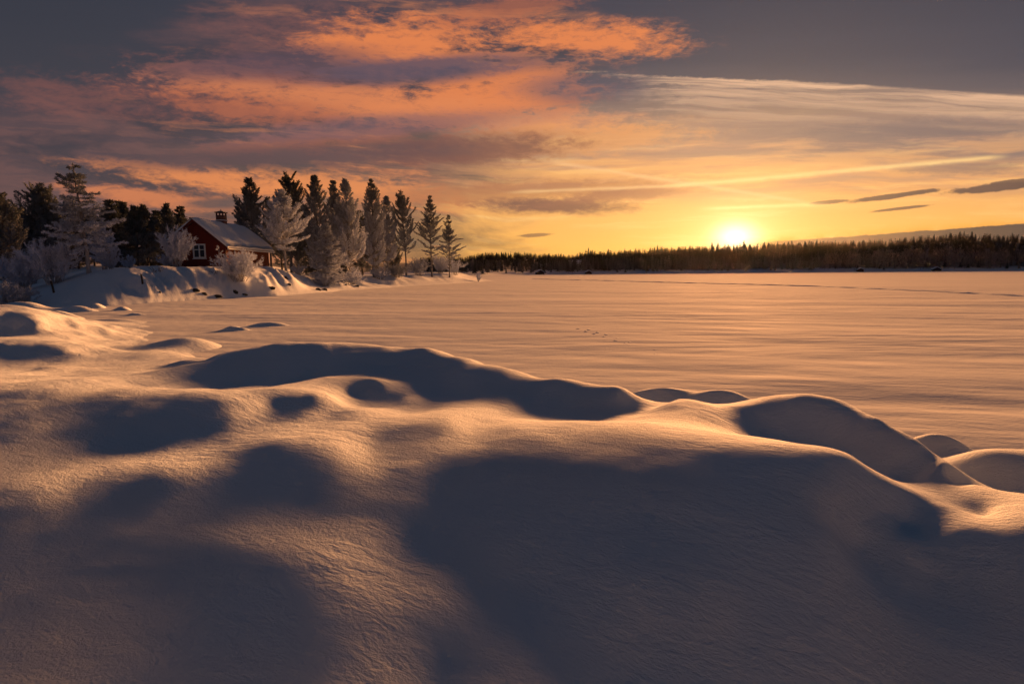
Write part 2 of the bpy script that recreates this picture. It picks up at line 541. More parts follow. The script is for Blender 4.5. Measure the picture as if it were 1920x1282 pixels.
# ------------------------------------------------------------------ mesh helpers
class MB:
    def __init__(self):
        self.v = []; self.f = []; self.a = []; self.n = 0

    def add(self, verts, tris, frost=0.0):
        verts = np.asarray(verts, float).reshape(-1, 3); tris = np.asarray(tris, int).reshape(-1, 3)
        self.v.append(verts); self.f.append(tris + self.n)
        fa = np.empty(len(verts)); fa[:] = frost
        self.a.append(fa); self.n += len(verts)
        return self

    def mesh(self, name, mat, smooth=False):
        me = bpy.data.meshes.new(name)
        v = np.concatenate(self.v); f = np.concatenate(self.f); a = np.concatenate(self.a)
        me.vertices.add(len(v)); me.vertices.foreach_set('co', v.astype(np.float32).ravel())
        me.loops.add(len(f) * 3); me.loops.foreach_set('vertex_index', f.astype(np.int32).ravel())
        me.polygons.add(len(f)); me.polygons.foreach_set('loop_start', np.arange(0, len(f) * 3, 3, dtype=np.int32))
        me.polygons.foreach_set('use_smooth', np.full(len(f), smooth))
        at = me.attributes.new('frost', 'FLOAT', 'POINT'); at.data.foreach_set('value', a.astype(np.float32))
        me.update(calc_edges=True)
        me.materials.append(mat)
        return me

    def build(self, name, mat, parent=None, smooth=False):
        return link(name, self.mesh(name, mat, smooth), parent)

    # shapes
    def segs(self, P0, P1, r0, r1, frost=0.0, sides=3):
        """many tapered prisms at once"""
        P0 = np.asarray(P0, float).reshape(-1, 3); P1 = np.asarray(P1, float).reshape(-1, 3)
        n = len(P0)
        r0 = np.broadcast_to(np.asarray(r0, float), (n,)); r1 = np.broadcast_to(np.asarray(r1, float), (n,))
        d = P1 - P0; d /= (np.linalg.norm(d, axis=1, keepdims=True) + 1e-9)
        ref = np.where(np.abs(d[:, 2:3]) > .9, np.array([[1., 0, 0]]), np.array([[0, 0, 1.]]))
        a = np.cross(d, ref); a /= np.linalg.norm(a, axis=1, keepdims=True); b = np.cross(d, a)
        vs = []
        for P, r in ((P0, r0), (P1, r1)):
            for k in range(sides):
                t = 2 * math.pi * k / sides
                vs.append(P + (a * math.cos(t) + b * math.sin(t)) * r[:, None])
        V = np.stack(vs, 1)
        T = []
        for k in range(sides):
            k2 = (k + 1) % sides
            T += [(k, k2, sides + k2), (k, sides + k2, sides + k)]
        T = np.array(T)
        idx = (np.arange(n) * 2 * sides)[:, None, None] + T[None]
        fr = np.repeat(np.broadcast_to(np.asarray(frost, float), (n,)), 2 * sides)
        return self.add(V.reshape(-1, 3), idx.reshape(-1, 3), fr)

    def blades(self, P, D, L, W, frost, rng):
        """flat rhombic blades from P along D"""
        n = len(P)
        D = D / (np.linalg.norm(D, axis=1, keepdims=True) + 1e-9)
        q = rng.normal(size=(n, 3)); s = np.cross(D, q); s /= (np.linalg.norm(s, axis=1, keepdims=True) + 1e-9)
        L = np.broadcast_to(L, (n,))[:, None]; W = np.broadcast_to(W, (n,))[:, None]
        V = np.stack([P, P + D * L * .45 + s * W * .5, P + D * L, P + D * L * .45 - s * W * .5], 1)
        idx = (np.arange(n) * 4)[:, None, None] + np.array([(0, 1, 2), (0, 2, 3)])[None]
        return self.add(V.reshape(-1, 3), idx.reshape(-1, 3), np.repeat(np.broadcast_to(frost, (n,)), 4))

    def tube(self, pts, rad, sides=8, frost=0.0):
        pts = np.asarray(pts, float); rad = np.asarray(rad, float); n = len(pts)
        d = np.gradient(pts, axis=0); d /= np.linalg.norm(d, axis=1, keepdims=True)
        ref = np.array([1., 0, 0]) if abs(d[0, 2]) > .7 else np.array([0, 0, 1.])
        a = np.cross(d, ref); a /= np.linalg.norm(a, axis=1, keepdims=True); b = np.cross(d, a)
        t = np.linspace(0, 2 * math.pi, sides, endpoint=False)
        V = pts[:, None] + rad[:, None, None] * (a[:, None] * np.cos(t)[None, :, None] + b[:, None] * np.sin(t)[None, :, None])
        T = []
        for i in range(n - 1):
            for k in range(sides):
                k2 = (k + 1) % sides
                p, q, r, s = i * sides + k, i * sides + k2, (i + 1) * sides + k2, (i + 1) * sides + k
                T += [(p, r, q), (p, s, r)]
        base = n * sides
        V = np.concatenate([V.reshape(-1, 3), pts[:1], pts[-1:]])
        for k in range(sides):
            k2 = (k + 1) % sides
            T += [(base, k, k2), (base + 1, (n - 1) * sides + k2, (n - 1) * sides + k)]
        fr = np.concatenate([np.repeat(np.broadcast_to(np.asarray(frost, float), (n,)), sides), [0, 0]])
        return self.add(V, T, fr)

    def prism(self, poly, p0, p1, origin=(0, 0, 0)):
        """poly = list of (a,b) in the X-Z plane, run from y=p0 to y=p1"""
        n = len(poly)
        V = [(a, p0, b) for a, b in poly] + [(a, p1, b) for a, b in poly]
        T = []
        for k in range(n):
            k2 = (k + 1) % n
            T += [(k, k2, n + k2), (k, n + k2, n + k)]
        for k in range(1, n - 1):
            T += [(0, k + 1, k), (n, n + k, n + k + 1)]
        return self.add(np.array(V) + np.array(origin), np.array(T)[:, ::-1])

    def box(self, x0, x1, y0, y1, z0, z1):
        return self.prism([(x0, z0), (x1, z0), (x1, z1), (x0, z1)], y0, y1)


def link(name, me, parent=None):
    o = bpy.data.objects.new(name, me); C.objects.link(o)
    if parent is not None: o.parent = parent
    return o


def bevel(o, w=0.02, seg=2):
    m = o.modifiers.new('bevel', 'BEVEL'); m.width = w; m.segments = seg; m.limit_method = 'ANGLE'
    return o


def thing(name, label, cat, loc=(0, 0, 0), group=None):
    o = bpy.data.objects.new(name, None); C.objects.link(o)
    o.location = tuple(float(q) for q in loc); o.empty_display_size = 0.3
    return tag(o, label, cat, group)


def tag(o, label, cat, group=None):
    o['label'] = label; o['category'] = cat
    if group: o['group'] = group
    return o


# numpy gradient noise -------------------------------------------------
_prng = np.random.default_rng(11)
_perm = _prng.permutation(512); _perm = np.concatenate([_perm, _perm])
_ga = _prng.uniform(0, 2 * math.pi, 512)


def pn(x, y):
    xi = np.floor(x).astype(int); yi = np.floor(y).astype(int)
    xf = x - xi; yf = y - yi

    def g(ix, iy, fx, fy):
        h = _perm[(_perm[ix & 511] + iy) & 511]
        return np.cos(_ga[h]) * fx + np.sin(_ga[h]) * fy
    u = xf ** 3 * (xf * (xf * 6 - 15) + 10); v = yf ** 3 * (yf * (yf * 6 - 15) + 10)
    a = g(xi, yi, xf, yf); b = g(xi + 1, yi, xf - 1, yf)
    c = g(xi, yi + 1, xf, yf - 1); d = g(xi + 1, yi + 1, xf - 1, yf - 1)
    return (a + (b - a) * u) * (1 - v) + (c + (d - c) * u) * v


def fbm(x, y, o=4, k=0.5):
    s = 0; a = 1
    for i in range(o):
        s = s + a * pn(x * 2 ** i + 13.7 * i, y * 2 ** i + 7.1 * i); a *= k
    return s


def ss(x, a, b):
    t = np.clip((x - a) / (b - a), 0, 1)
    return t * t * (3 - 2 * t)


# ------------------------------------------------------------------ near snow relief
CP = [  # photo pixel, height above the lake: crests, hollows and feet of the snow mounds
    # left lit foreground rising towards the viewer
    # band of crests and hollows on the left
    (0, 815, .665), (130, 830, .64), (250, 838, .60), (380, 820, .61), (250, 765, .73), (130, 770, .715), (0, 760, .71),
    (0, 722, .72), (120, 727, .75), (300, 737, .76), (420, 752, .755), (0, 700, .56), (150, 708, .57), (300, 715, .57),
    (-400, 720, .66), (-400, 650, .55),
    (1300, 1400, .46), (1800, 1400, .34), (2500, 1400, .30),
    # small mounds behind
    (520, 731, .75), (600, 738, .74), (670, 768, .67), (520, 765, .65), (620, 776, .64),
    (600, 711, .66), (690, 714, .66), (760, 745, .58), (660, 742, .55), (740, 752, .54),
    (540, 722, .55), (780, 765, .58),
    # main near crest
    (640, 790, .71), (740, 790, .73), (830, 791, .75), (880, 806, .71), (950, 800, .76), (1050, 800, .80), (1150, 802, .83), (1250, 806, .85),
    (1350, 813, .85), (1450, 823, .84), (1530, 834, .82), (1600, 850, .79), (1640, 880, .74), (1680, 915, .68), (1760, 945, .62), (1860, 955, .60), (2000, 950, .58),
    # slope below it, in shade
    (700, 840, .70),
    # lower right crest
    (1600, 1030, .52), (1700, 1008, .555), (1800, 990, .60), (1920, 972, .65), (2100, 955, .70), (1700, 985, .53), (1850, 965, .56),
    (1750, 1080, .46), (1880, 1100, .485), (1900, 1282, .34), (2200, 1100, .54), (2300, 1282, .36),
    # trough between crest and far chain
    (800, 772, .63), (900, 785, .64), (1000, 786, .63), (1120, 791, .635), (1250, 778, .62), (1350, 785, .60), (1450, 808, .50),
    (1550, 840, .47), (1620, 872, .46), (1700, 896, .46), (1800, 915, .48), (1900, 932, .48), (2050, 960, .48),
    # hollows on the chain
    (450, 708, .46), (560, 716, .47), (700, 700, .55), (850, 735, .53), (780, 690, .62), (830, 695, .64), (1060, 760, .54), (1180, 772, .50),
    (1130, 748, .60), (1000, 735, .60), (1230, 757, .56),
    # low flats at left
    (200, 650, .10), (300, 660, .12), (150, 680, .22), (250, 698, .32), (100, 700, .40), (40, 690, .40), (350, 700, .33),
    (70, 668, .28), (0, 670, .30), (130, 668, .25), (60, 640, .50), (0, 643, .52), (110, 646, .44), (150, 660, .28), (-300, 640, .6),
    (0, 588, .95), (50, 600, .78), (100, 618, .50), (150, 640, .28), (0, 622, .50), (-200, 600, 1.0),
    (0, 553, 1.05), (70, 563, .75), (130, 575, .45), (200, 588, .15), (0, 570, .7), (80, 585, .35), (-250, 560, 1.2),
    (220, 690, .25), (300, 600, -.1), (400, 640, -.1), (350, 610, -.12), (260, 620, 0.0), (330, 680, .20), (420, 685, .25),
]
CHAIN = [(340, 690, .36), (400, 668, .52), (450, 654, .62), (520, 644, .70), (600, 642, .73), (700, 645, .73), (800, 656, .70), (870, 673, .66),
         (950, 692, .63), (1050, 712, .62), (1150, 730, .61), (1250, 745, .60), (1310, 753, .60), (1380, 755, .62), (1440, 747, .68),
         (1500, 740, .73), (1560, 748, .74), (1640, 782, .71), (1690, 825, .66), (1750, 868, .60), (1830, 908, .56), (1930, 930, .54), (2100, 945, .55), (2400, 960, .55)]
# the ground nearest the viewer falls away gently from the sun, with faint swells
SH_X, SH_Y = math.sin(_a), math.cos(_a)


def on_slope(px, py, dz):
    d = ray(px, py); k = 0.132
    # z = .735 + k*(s - 2.4) + dz, s along the sun's bearing
    t = (.650 - 2.4 * k + dz - CAM[2]) / (d[2] - k * (d[0] * SH_X + d[1] * SH_Y))
    return CAM + d * t


SWELL = [(-500, 1400, 0), (-500, 1000, .02), (-400, 820, 0), (60, 1400, .02), (300, 1400, .0), (800, 1400, .0), (60, 1200, .02), (60, 1030, .035), (40, 900, .02),
         (200, 930, .02), (240, 1060, .0), (330, 1200, -.02), (100, 1120, .03), (170, 1282, .015), (200, 1000, .015), (330, 950, -.01), (300, 880, .0),
         (500, 1282, -.01), (420, 1110, -.05), (430, 1010, .01), (560, 1000, .0), (640, 1050, .0), (560, 930, -.07), (480, 870, -.05), (660, 900, -.08), (520, 1180, -.03),
         (700, 1180, -.06), (620, 1130, -.02), (620, 840, -.02), (540, 830, -.02)]
FACE = [(900, 880, -.035), (1050, 880, -.01), (1200, 880, .008), (1350, 890, .008), (1480, 905, -.012), (1570, 935, -.09),
        (760, 870, -.03), (820, 930, -.06), (900, 1000, -.07), (1050, 980, -.045), (1200, 980, -.028), (1350, 980, -.032), (1480, 990, -.06), (1560, 1010, -.12),
        (1000, 1110, -.085), (1200, 1100, -.065), (1330, 1080, -.06), (1400, 1170, -.12), (1200, 1200, -.11), (1200, 1300, -.12), (1500, 1282, -.16), (1600, 1150, -.17),
        (780, 1010, -.075), (800, 1110, -.025), (950, 1200, -.045), (1080, 1300, -.055), (820, 1282, -.06)]
pts = [at_z(*p) for p in CP] + [on_slope(*p) for p in FACE] + [on_slope(p[0], p[1], p[2] * .2) for p in SWELL]
for p in CHAIN:
    p = (p[0], p[1], p[2] + float(np.interp(p[0], [900, 1000, 1240, 1340, 1400, 1500, 1600, 1700], [.10, .085, .065, .01, .0, .035, .03, 0])))
    q = at_z(*p); pts.append(q)
    r = math.hypot(q[0], q[1]); u = np.array([q[0], q[1]]) / r
    for k, z in ((1.14, p[2] * .62), (1.32, .02), (1.7, -.25), (2.6, -.5)):
        if p[0] < 420 and k > 1.2: continue
        pts.append(np.array([u[0] * r * k, u[1] * r * k, z]))
pts = np.array(pts)


def ctrl(x, y):
    r = np.maximum(np.hypot(x, y), 1.15)
    return np.stack([np.arctan2(x, y) * 1.6, np.log(r)], -1)


PC = ctrl(pts[:, 0], pts[:, 1])


def kern(d2):
    return np.where(d2 > 1e-12, 0.5 * d2 * np.log(np.maximum(d2, 1e-12)), 0)


def tps_fit(P, z, lam):
    n = len(P)
    K = kern(((P[:, None] - P[None]) ** 2).sum(-1)) + lam * np.eye(n)
    Q = np.concatenate([np.ones((n, 1)), P], 1)
    A = np.block([[K, Q], [Q.T, np.zeros((3, 3))]])
    return np.linalg.solve(A, np.concatenate([z, np.zeros(3)]))


TW = tps_fit(PC, pts[:, 2], 2e-4)


def tps(x, y):
    q = ctrl(x, y); out = np.empty(len(q))
    for i in range(0, len(q), 20000):
        s = q[i:i + 20000]
        K = kern(((s[:, None] - PC[None]) ** 2).sum(-1))
        out[i:i + 20000] = K @ TW[:-3] + TW[-3] + s @ TW[-2:]
    return out


# the wooded bank across the bay: polygon of land, height grows inland
SHORE_PX = [(-900, 590), (-300, 579), (0, 575), (100, 575), (200, 573), (280, 568.5), (350, 564), (430, 559), (520, 555), (600, 549), (640, 545),
            (700, 541), (760, 537), (830, 533), (880, 530), (912, 527.5)]
SH = [at_z(px, py, 0)[:2] for px, py in SHORE_PX]
tip = SH[-1]
POLY = np.array(SH + [(tip[0] + 1.5, tip[1] + 5), (tip[0] - 3, tip[1] + 16), (-30, 150), (-60, 175), (-150, 230), (-400, 240), (-400, 20)])


def sdist(x, y):
    """distance into the polygon (positive inside)"""
    d = np.full(x.shape, 1e9); ins = np.zeros(x.shape, bool)
    n = len(POLY)
    for i in range(n):
        a = POLY[i]; b = POLY[(i + 1) % n]; e = b - a
        t = np.clip(((x - a[0]) * e[0] + (y - a[1]) * e[1]) / (e @ e), 0, 1)
        d = np.minimum(d, np.hypot(x - a[0] - e[0] * t, y - a[1] - e[1] * t))
        c = (a[1] > y) != (b[1] > y)
        if abs(b[1] - a[1]) > 1e-9:
            xi = a[0] + (y - a[1]) * e[0] / e[1]
            ins ^= c & (x < xi)
    return np.where(ins, d, -d)


BK = np.array([(-900, 1.6, 8), (-100, 1.2, 8), (60, 1.0, 7), (120, 1.7, 8), (180, 2.3, 7), (300, 2.6, 5), (380, 2.65, 4.2), (450, 2.75, 4.5), (510, 2.6, 5),
               (555, 1.9, 5.5), (600, 1.55, 6), (680, 1.5, 6), (740, 1.5, 6), (800, 1.85, 7), (850, 2.0, 7), (890, 1.5, 9), (925, .7, 10), (1000, .5, 10)])


def to_px(x, y, z=0.5):
    vx, vy, vz = x - CAM[0], y - CAM[1], z - CAM[2]
    w = np.maximum(vx * Fv[0] + vy * Fv[1] + vz * Fv[2], .5)
    return 960 + FPX * (vx * Rv[0] + vy * Rv[1] + vz * Rv[2]) / w, 641 - FPX * (vx * Uv[0] + vy * Uv[1] + vz * Uv[2]) / w


BUMPS = []
for (px, py, z, wx, wy) in [(345, 640, .26, 1.0, .9), (310, 650, .13, .9, .5), (200, 618, .2, .5, .4), (235, 618, .16, .45, .4), (165, 628, .15, .5, .4),
                            (440, 614, .16, .8, .35), (505, 606, .12, 1.4, .8), (165, 640, .12, .4, .3), (215, 652, .10, .6, .3), (300, 670, .12, .5, .3),
                            (180, 572, .30, .8, .8), (230, 578, .22, .9, .6), (150, 568, .3, .9, .8), (260, 655, .1, .5, .25),
                            (95, 588, .42, 1.9, 1.1), (40, 574, .62, 2.2, 1.5), (145, 578, .34, 1.5, 1.0), (210, 600, .14, 1.5, .7), (255, 588, .12, 1.2, .8), (130, 606, .22, 1.1, .8)]:
    q = at_z(px, py, z * .6); BUMPS.append((q[0], q[1], z, wx, wy))
# small snow-covered stones out on the lake edge, right of the chain
for (px, py, z, wx, wy) in [(1240, 742, .16, .8, .3), (1350, 746, .20, .65, .4), (1755, 835, .16, .5, .35), (1880, 872, .24, .55, .5), (1990, 872, .26, .55, .5),
                            ]:
    q = at_z(px, py, z); BUMPS.append((q[0], q[1], z + .12, wx, wy))


def H(x, y):
    x = np.asarray(x, float); y = np.asarray(y, float); shp = x.shape
    x = x.ravel(); y = y.ravel()
    r = np.hypot(x, y); a = np.degrees(np.arctan2(x, y))
    wj = .028 * np.clip(r, 2.5, 14) * ss(r, 2.5, 5)
    near = tps(x + wj * fbm(x * .75 + 31, y * .75 + 4, 3), y + wj * fbm(x * .75 + 3, y * .75 + 44, 3))
    wa = ss(np.abs(a), 58, 85)
    near = near * (1 - wa) + (0.72 + 0.12 * fbm(x * .3, y * .3, 3)) * wa
    near = np.clip(near, -0.6, 1.35)
    wr = ss(r, 27, 34) * (1 - ss(np.abs(a), 95, 120))
    near = near * (1 - wr) - 0.6 * wr
    # gentle undulation and wind waves
    near += (1 - wr) * (0.014 * fbm(x * .7 + 3, y * .7, 2) + 0.0018 * fbm(x * 3 + 1, y * 5.5, 2)) * ss(r, 1.0, 3)
    # low diagonal swells close to the viewer
    nd = x * .61 + y * .79 + .30 * fbm(x * .6 + 5, y * .6 + 2, 2)
    amp = .0075 * (.55 + .9 * np.clip(fbm(x * .5 + 8, y * .5, 2) + .5, 0, 1)) * (1 - ss(r, 3.0, 4.4)) * ss(r, .6, 1.4)
    near += amp * np.cos(2 * math.pi * (nd - 2.085) / .95)
    # many small overlapping mounds beyond the first crest on the left
    ml = ss(r, 4.2, 5.5) * (1 - ss(r, 12, 20)) * (1 - ss(a, -14, 0))
    near += ml * (.085 * np.clip(pn(x * .62 + 2, y * .42 + 5) + .1, 0, 1) + .05 * np.clip(pn(x * 1.3 + 7, y * .8), 0, 1) - .02)
    mr = ss(r, 4.4, 5.4) * (1 - ss(r, 7, 9.5)) * ss(a, -16, -8) * (1 - ss(a, 18, 26))
    near += mr * (.07 * np.clip(pn(x * 1.1 + 12, y * .7 + 3), -.3, 1))
    near += .018 * fbm(x * 1.15 + 21, y * 1.0 + 9, 3, .45) * ss(r, 3.2, 4.6) * (1 - ss(r, 13, 22)) * (1 - wa)
    d = sdist(x, y)
    px, _ = to_px(x, y)
    px = np.where(y > 5, px, -900)
    h = np.interp(px, BK[:, 0], BK[:, 1]); w = np.interp(px, BK[:, 0], BK[:, 2])
    q_ = px + d * 13
    lump = fbm(q_ * .022, d * .13 + 3, 2) * 0.8 - np.abs(pn(q_ * .036 + 9 + .8 * pn(px * .02, d * .2), d * .16)) * 1.0 + .2 + .22 * fbm(q_ * .10, d * .4, 2)
    t = np.clip(d / w, -0.6, 1)
    prof = np.where(t > 0, np.sin(np.clip(t, 0, 1) * math.pi / 2) ** 0.9, t * .8)
    bank = h * prof + lump * ss(t, 0.02, .35) * (1 - ss(t, .45, 1.0) * .85) * ss(px, 120, 300) * (1 - ss(px, 700, 860) * .7)
    bank += 0.10 * fbm(x * .15, y * .15, 3) * ss(t, .5, 1)
    bank += 0.03 * np.maximum(d - 12, 0) * ss(px, -400, 0) * (1 - ss(px, 520, 640))
    bank = np.minimum(bank, 6)
    z = np.maximum(near, bank)
    k = 0.12; hh = np.clip(0.5 + 0.5 * (near - bank) / k, 0, 1)
    z = bank * (1 - hh) + near * hh + k * hh * (1 - hh)
    for (bx, by, bz, wx, wy) in BUMPS:
        g = np.exp(-((x - bx) / wx) ** 2 - ((y - by) / wy) ** 2)
        z = np.where(g > .001, np.maximum(z, z * (1 - g) + np.maximum(z, bz) * g), z)
    return z.reshape(shp)


def ground(x, y):
    return float(H(np.array([x]), np.array([y]))[0])


# ------------------------------------------------------------------ ground sheets
az_l = np.concatenate([np.linspace(-180, -56, 60, endpoint=False), np.linspace(-56, 50, 760, endpoint=False), np.linspace(50, 180, 60, endpoint=False)])
azr = np.radians(az_l)
rad = np.concatenate([[0.05, .4, .8], np.exp(np.linspace(math.log(1.1), math.log(245), 520))])
A, R = np.meshgrid(azr, rad)
X = np.sin(A) * R; Y = np.cos(A) * R
Z = H(X, Y)
nr, na = Z.shape
i = np.arange(nr - 1)[:, None]; j = np.arange(na)[None]
j2 = (j + 1) % na
p, q, r_, s_ = i * na + j, i * na + j2, (i + 1) * na + j2, (i + 1) * na + j
T = np.stack([np.stack([p, q, r_], -1), np.stack([p, r_, s_], -1)], 2)
keep = np.maximum.reduce([Z.ravel()[p], Z.ravel()[q], Z.ravel()[r_], Z.ravel()[s_]]) > -0.25
T = T[keep].reshape(-1, 3)[:, ::-1]
mb = MB(); mb.add(np.stack([X, Y, Z], -1).reshape(-1, 3), T)
o = mb.build('snow_ground', m_snow, smooth=True); o['kind'] = 'structure'

# lake: gently drifted sheet
rl = np.concatenate([[0.1], np.exp(np.linspace(math.log(5), math.log(760), 260))])
al = np.radians(np.concatenate([np.linspace(-180, -50, 40, endpoint=False), np.linspace(-50, 50, 520, endpoint=False), np.linspace(50, 180, 40, endpoint=False)]))
A, R = np.meshgrid(al, rl); X = np.sin(A) * R; Y = np.cos(A) * R
cu, su = math.cos(math.radians(-14)), math.sin(math.radians(-14))
U = X * cu + Y * su; V = Y * cu - X * su
Z = (0.05 * fbm(U * .06, V * .22, 3) + .022 * fbm(U * .25 + 4, V * 1.1, 3) * ss(120 - R, 0, 60)) * (1 - ss(R, 250, 400))
nr, na = Z.shape
i = np.arange(nr - 1)[:, None]; j = np.arange(na)[None]; j2 = (j + 1) % na
p, q, r_, s_ = i * na + j, i * na + j2, (i + 1) * na + j2, (i + 1) * na + j
T = np.stack([np.stack([p, r_, q], -1), np.stack([p, s_, r_], -1)], 2).reshape(-1, 3)
mb = MB(); mb.add(np.stack([X, Y, Z], -1).reshape(-1, 3), T)
o = mb.build('frozen_lake', m_lake, smooth=True); o['kind'] = 'structure'

# far shore and wooded hill
SHO = [(-2000, 519), (600, 519.2), (870, 518), (910, 517), (1000, 514.8), (1100, 514.2), (1200, 513.4), (1300, 512.5), (1400, 511.6), (1500, 510.6), (1600, 509.8),
       (1700, 509), (1800, 508.4), (1920, 507.6), (2300, 505)]
SKYL = [(870, 478), (900, 471), (950, 469), (1000, 471), (1060, 474), (1080, 474), (1100, 468), (1150, 467), (1200, 463), (1260, 460), (1300, 458), (1378, 456),
        (1450, 452), (1550, 449), (1650, 446), (1700, 441), (1780, 435), (1850, 435), (1920, 436), (2200, 436)]
fa, fd = [], []
for px, py in SHO[1:]:
    q = at_z(px, py, 0); fa.append(math.degrees(math.atan2(q[0], q[1]))); fd.append(math.hypot(q[0], q[1]))
fa = [-180, -40] + fa + [90, 180]; fd = [300, fd[0]] + fd + [520, 300]
ka, ke = [], []
for px, py in SKYL:
    a_, e_ = azel(px, py); ka.append(a_); ke.append(e_)
ka = [-180, -30] + ka + [180]; ke = [ke[0]] * 2 + ke + [ke[-1]]


def shore_d(a): return np.interp(a, fa, fd)


def ridge_d(a): return shore_d(a) + np.interp(a, [-180, -6, 4, 8, 20, 40, 180], [260, 250, 230, 170, 160, 170, 200])


def tree_h(a): return np.interp(a, [-180, 2, 7, 30, 180], [8.5, 8.5, 12.5, 12, 12])


def FH(x, y):
    a = np.degrees(np.arctan2(x, y)); r = np.hypot(x, y)
    s = shore_d(a); rd = ridge_d(a)
    top = 2 + rd * np.tan(np.radians(np.interp(a, ka, ke))) - tree_h(a) * .85
    t = (r - s) / (rd - s)
    up = np.where(t < 1, 1.2 * ss(t, 0, .08) + (top - 1.2) * np.clip(t, 0, 1) ** 1.25, top - (t - 1) * 6)
    up = np.where(t < 0, t * 20, up)
    return up + 0.8 * fbm(x * .02, y * .02, 3) * ss(t, .05, .4)


af = np.radians(np.concatenate([np.linspace(-180, -15, 60, endpoint=False), np.linspace(-15, 48, 260, endpoint=False), np.linspace(48, 180, 50, endpoint=False)]))
tt = np.concatenate([[-.02, -.005], np.linspace(0, 1.5, 40)])
A = np.repeat(af[None], len(tt), 0); sdg = shore_d(np.degrees(af)); rdg = ridge_d(np.degrees(af))
R = sdg[None] + tt[:, None] * (rdg - sdg)[None]
X = np.sin(A) * R; Y = np.cos(A) * R; Z = FH(X, Y)
nr, na = Z.shape
i = np.arange(nr - 1)[:, None]; j = np.arange(na)[None]; j2 = (j + 1) % na
p, q, r_, s_ = i * na + j, i * na + j2, (i + 1) * na + j2, (i + 1) * na + j
T = np.stack([np.stack([p, r_, q], -1), np.stack([p, s_, r_], -1)], 2).reshape(-1, 3)
mb = MB(); mb.add(np.stack([X, Y, Z], -1).reshape(-1, 3), T)
o = mb.build('far_hillside', m_floor, smooth=True); o['kind'] = 'structure'


# ------------------------------------------------------------------ far trees
def far_conifer(seed, tiers=7, spikes=6, slim=.16):
    rg = np.random.default_rng(seed); V = []; T = []; n = 0
    for k in range(tiers):
        t = k / tiers
        zc = .14 + t * .80; rr = slim * (1 - t) ** .8 * rg.uniform(.8, 1.15) + .012
        V.append((0, 0, zc + .17 * (1 - t * .4))); c = n; n += 1
        a0 = rg.uniform(0, 6.28)
        for s in range(spikes):
            a = a0 + 6.283 * s / spikes + rg.uniform(-.3, .3); q = rr * rg.uniform(.6, 1.35)
            V.append((q * math.cos(a), q * math.sin(a), zc - rg.uniform(0, .05)))
            b = a + 3.14 / spikes; V.append((q * .25 * math.cos(b), q * .25 * math.sin(b), zc + .03))
            n += 2
        for s in range(spikes):
            p1 = c + 1 + 2 * s; p2 = p1 + 1; p0 = c + 1 + 2 * ((s - 1) % spikes) + 1
            T += [(c, p1, p2), (c, p0, p1)]
    # trunk
    for s in range(3):
        a = 2.1 * s; V.append((.012 * math.cos(a), .012 * math.sin(a), 0))
    V.append((0, 0, .9)); T += [(n, n + 1, n + 3), (n + 1, n + 2, n + 3), (n + 2, n, n + 3)]
    return np.array(V), np.array(T)


def far_birch(seed, nb=110):
    rg = np.random.default_rng(seed)
    m = MB()
    z = rg.uniform(.25, 1, nb); w = .26 * np.sqrt(np.clip(1 - ((z - .6) / .45) ** 2, .03, 1))
    a = rg.uniform(0, 6.28, nb); rr = w * np.sqrt(rg.uniform(.05, 1, nb))
    P = np.stack([rr * np.cos(a), rr * np.sin(a), z], 1)
    D = np.stack([np.cos(a) * .5, np.sin(a) * .5, rg.uniform(.4, 1.2, nb)], 1) + rg.normal(size=(nb, 3)) * .25
    m.blades(P, D, rg.uniform(.07, .16, nb), rg.uniform(.02, .045, nb), .6, rg)
    m.segs([(0, 0, 0), (0, 0, .3), (0, 0, .3)], [(0, 0, .5), (.1, 0, .75), (-.09, .05, .8)], .014, .004, .3)
    return np.concatenate(m.v), np.concatenate(m.f)


rng = np.random.default_rng(5)
con = [far_conifer(s, 8, 7, .15 + .02 * (s % 3)) for s in range(6)]
con_lo = [far_conifer(20 + s, 5, 5, .17) for s in range(6)]
bir = [far_birch(s) for s in range(4)]


def put_tree(m, tpl, x, y, z, h, fr):
    V, T = tpl; a = rng.uniform(0, 6.28); c, s = math.cos(a), math.sin(a)
    w = h * rng.uniform(.8, 1.2)
    m.add(np.stack([(V[:, 0] * c - V[:, 1] * s) * w + x, (V[:, 0] * s + V[:, 1] * c) * w + y, V[:, 2] * h + z], 1), T, fr)


def pol(a, r): return r * math.sin(math.radians(a)), r * math.cos(math.radians(a))


CLEAR = [(azel(1082, 485)[0], 1.0, .50, .62)]
m = MB()
cnt = 0
for k in range(4600):
    a = rng.uniform(-9, 47); t = rng.uniform(.05, 1.12) ** .8
    if any(abs(a - c[0]) < c[1] and c[2] < t < c[3] for c in CLEAR): continue
    r = shore_d(a) + t * (ridge_d(a) - shore_d(a)); x, y = pol(a, r)
    h = tree_h(a) * rng.uniform(.6, .95)
    fr = np.clip(.34 - t * .5, 0, .3) * rng.uniform(.2, 1.3) + (.25 if rng.random() < .03 else 0)
    put_tree(m, con_lo[k % 6], x, y, float(FH(x, y)) - .4, h, fr)
o = m.build('far_woodland', m_farneedle); o['kind'] = 'stuff'; o['label'] = 'dense dark conifer wood covering the far hillside'; o['category'] = 'woodland'

con_me = []
for s in range(6):
    for fr in (0.02, .10, .3):
        mm = MB(); mm.add(*con[s], fr); con_me.append(mm.mesh('conifer', m_farneedle))
bir_me = []
for s in range(4):
    mm = MB(); mm.add(*bir[s]); bir_me.append(mm.mesh('birch', m_fartwig))


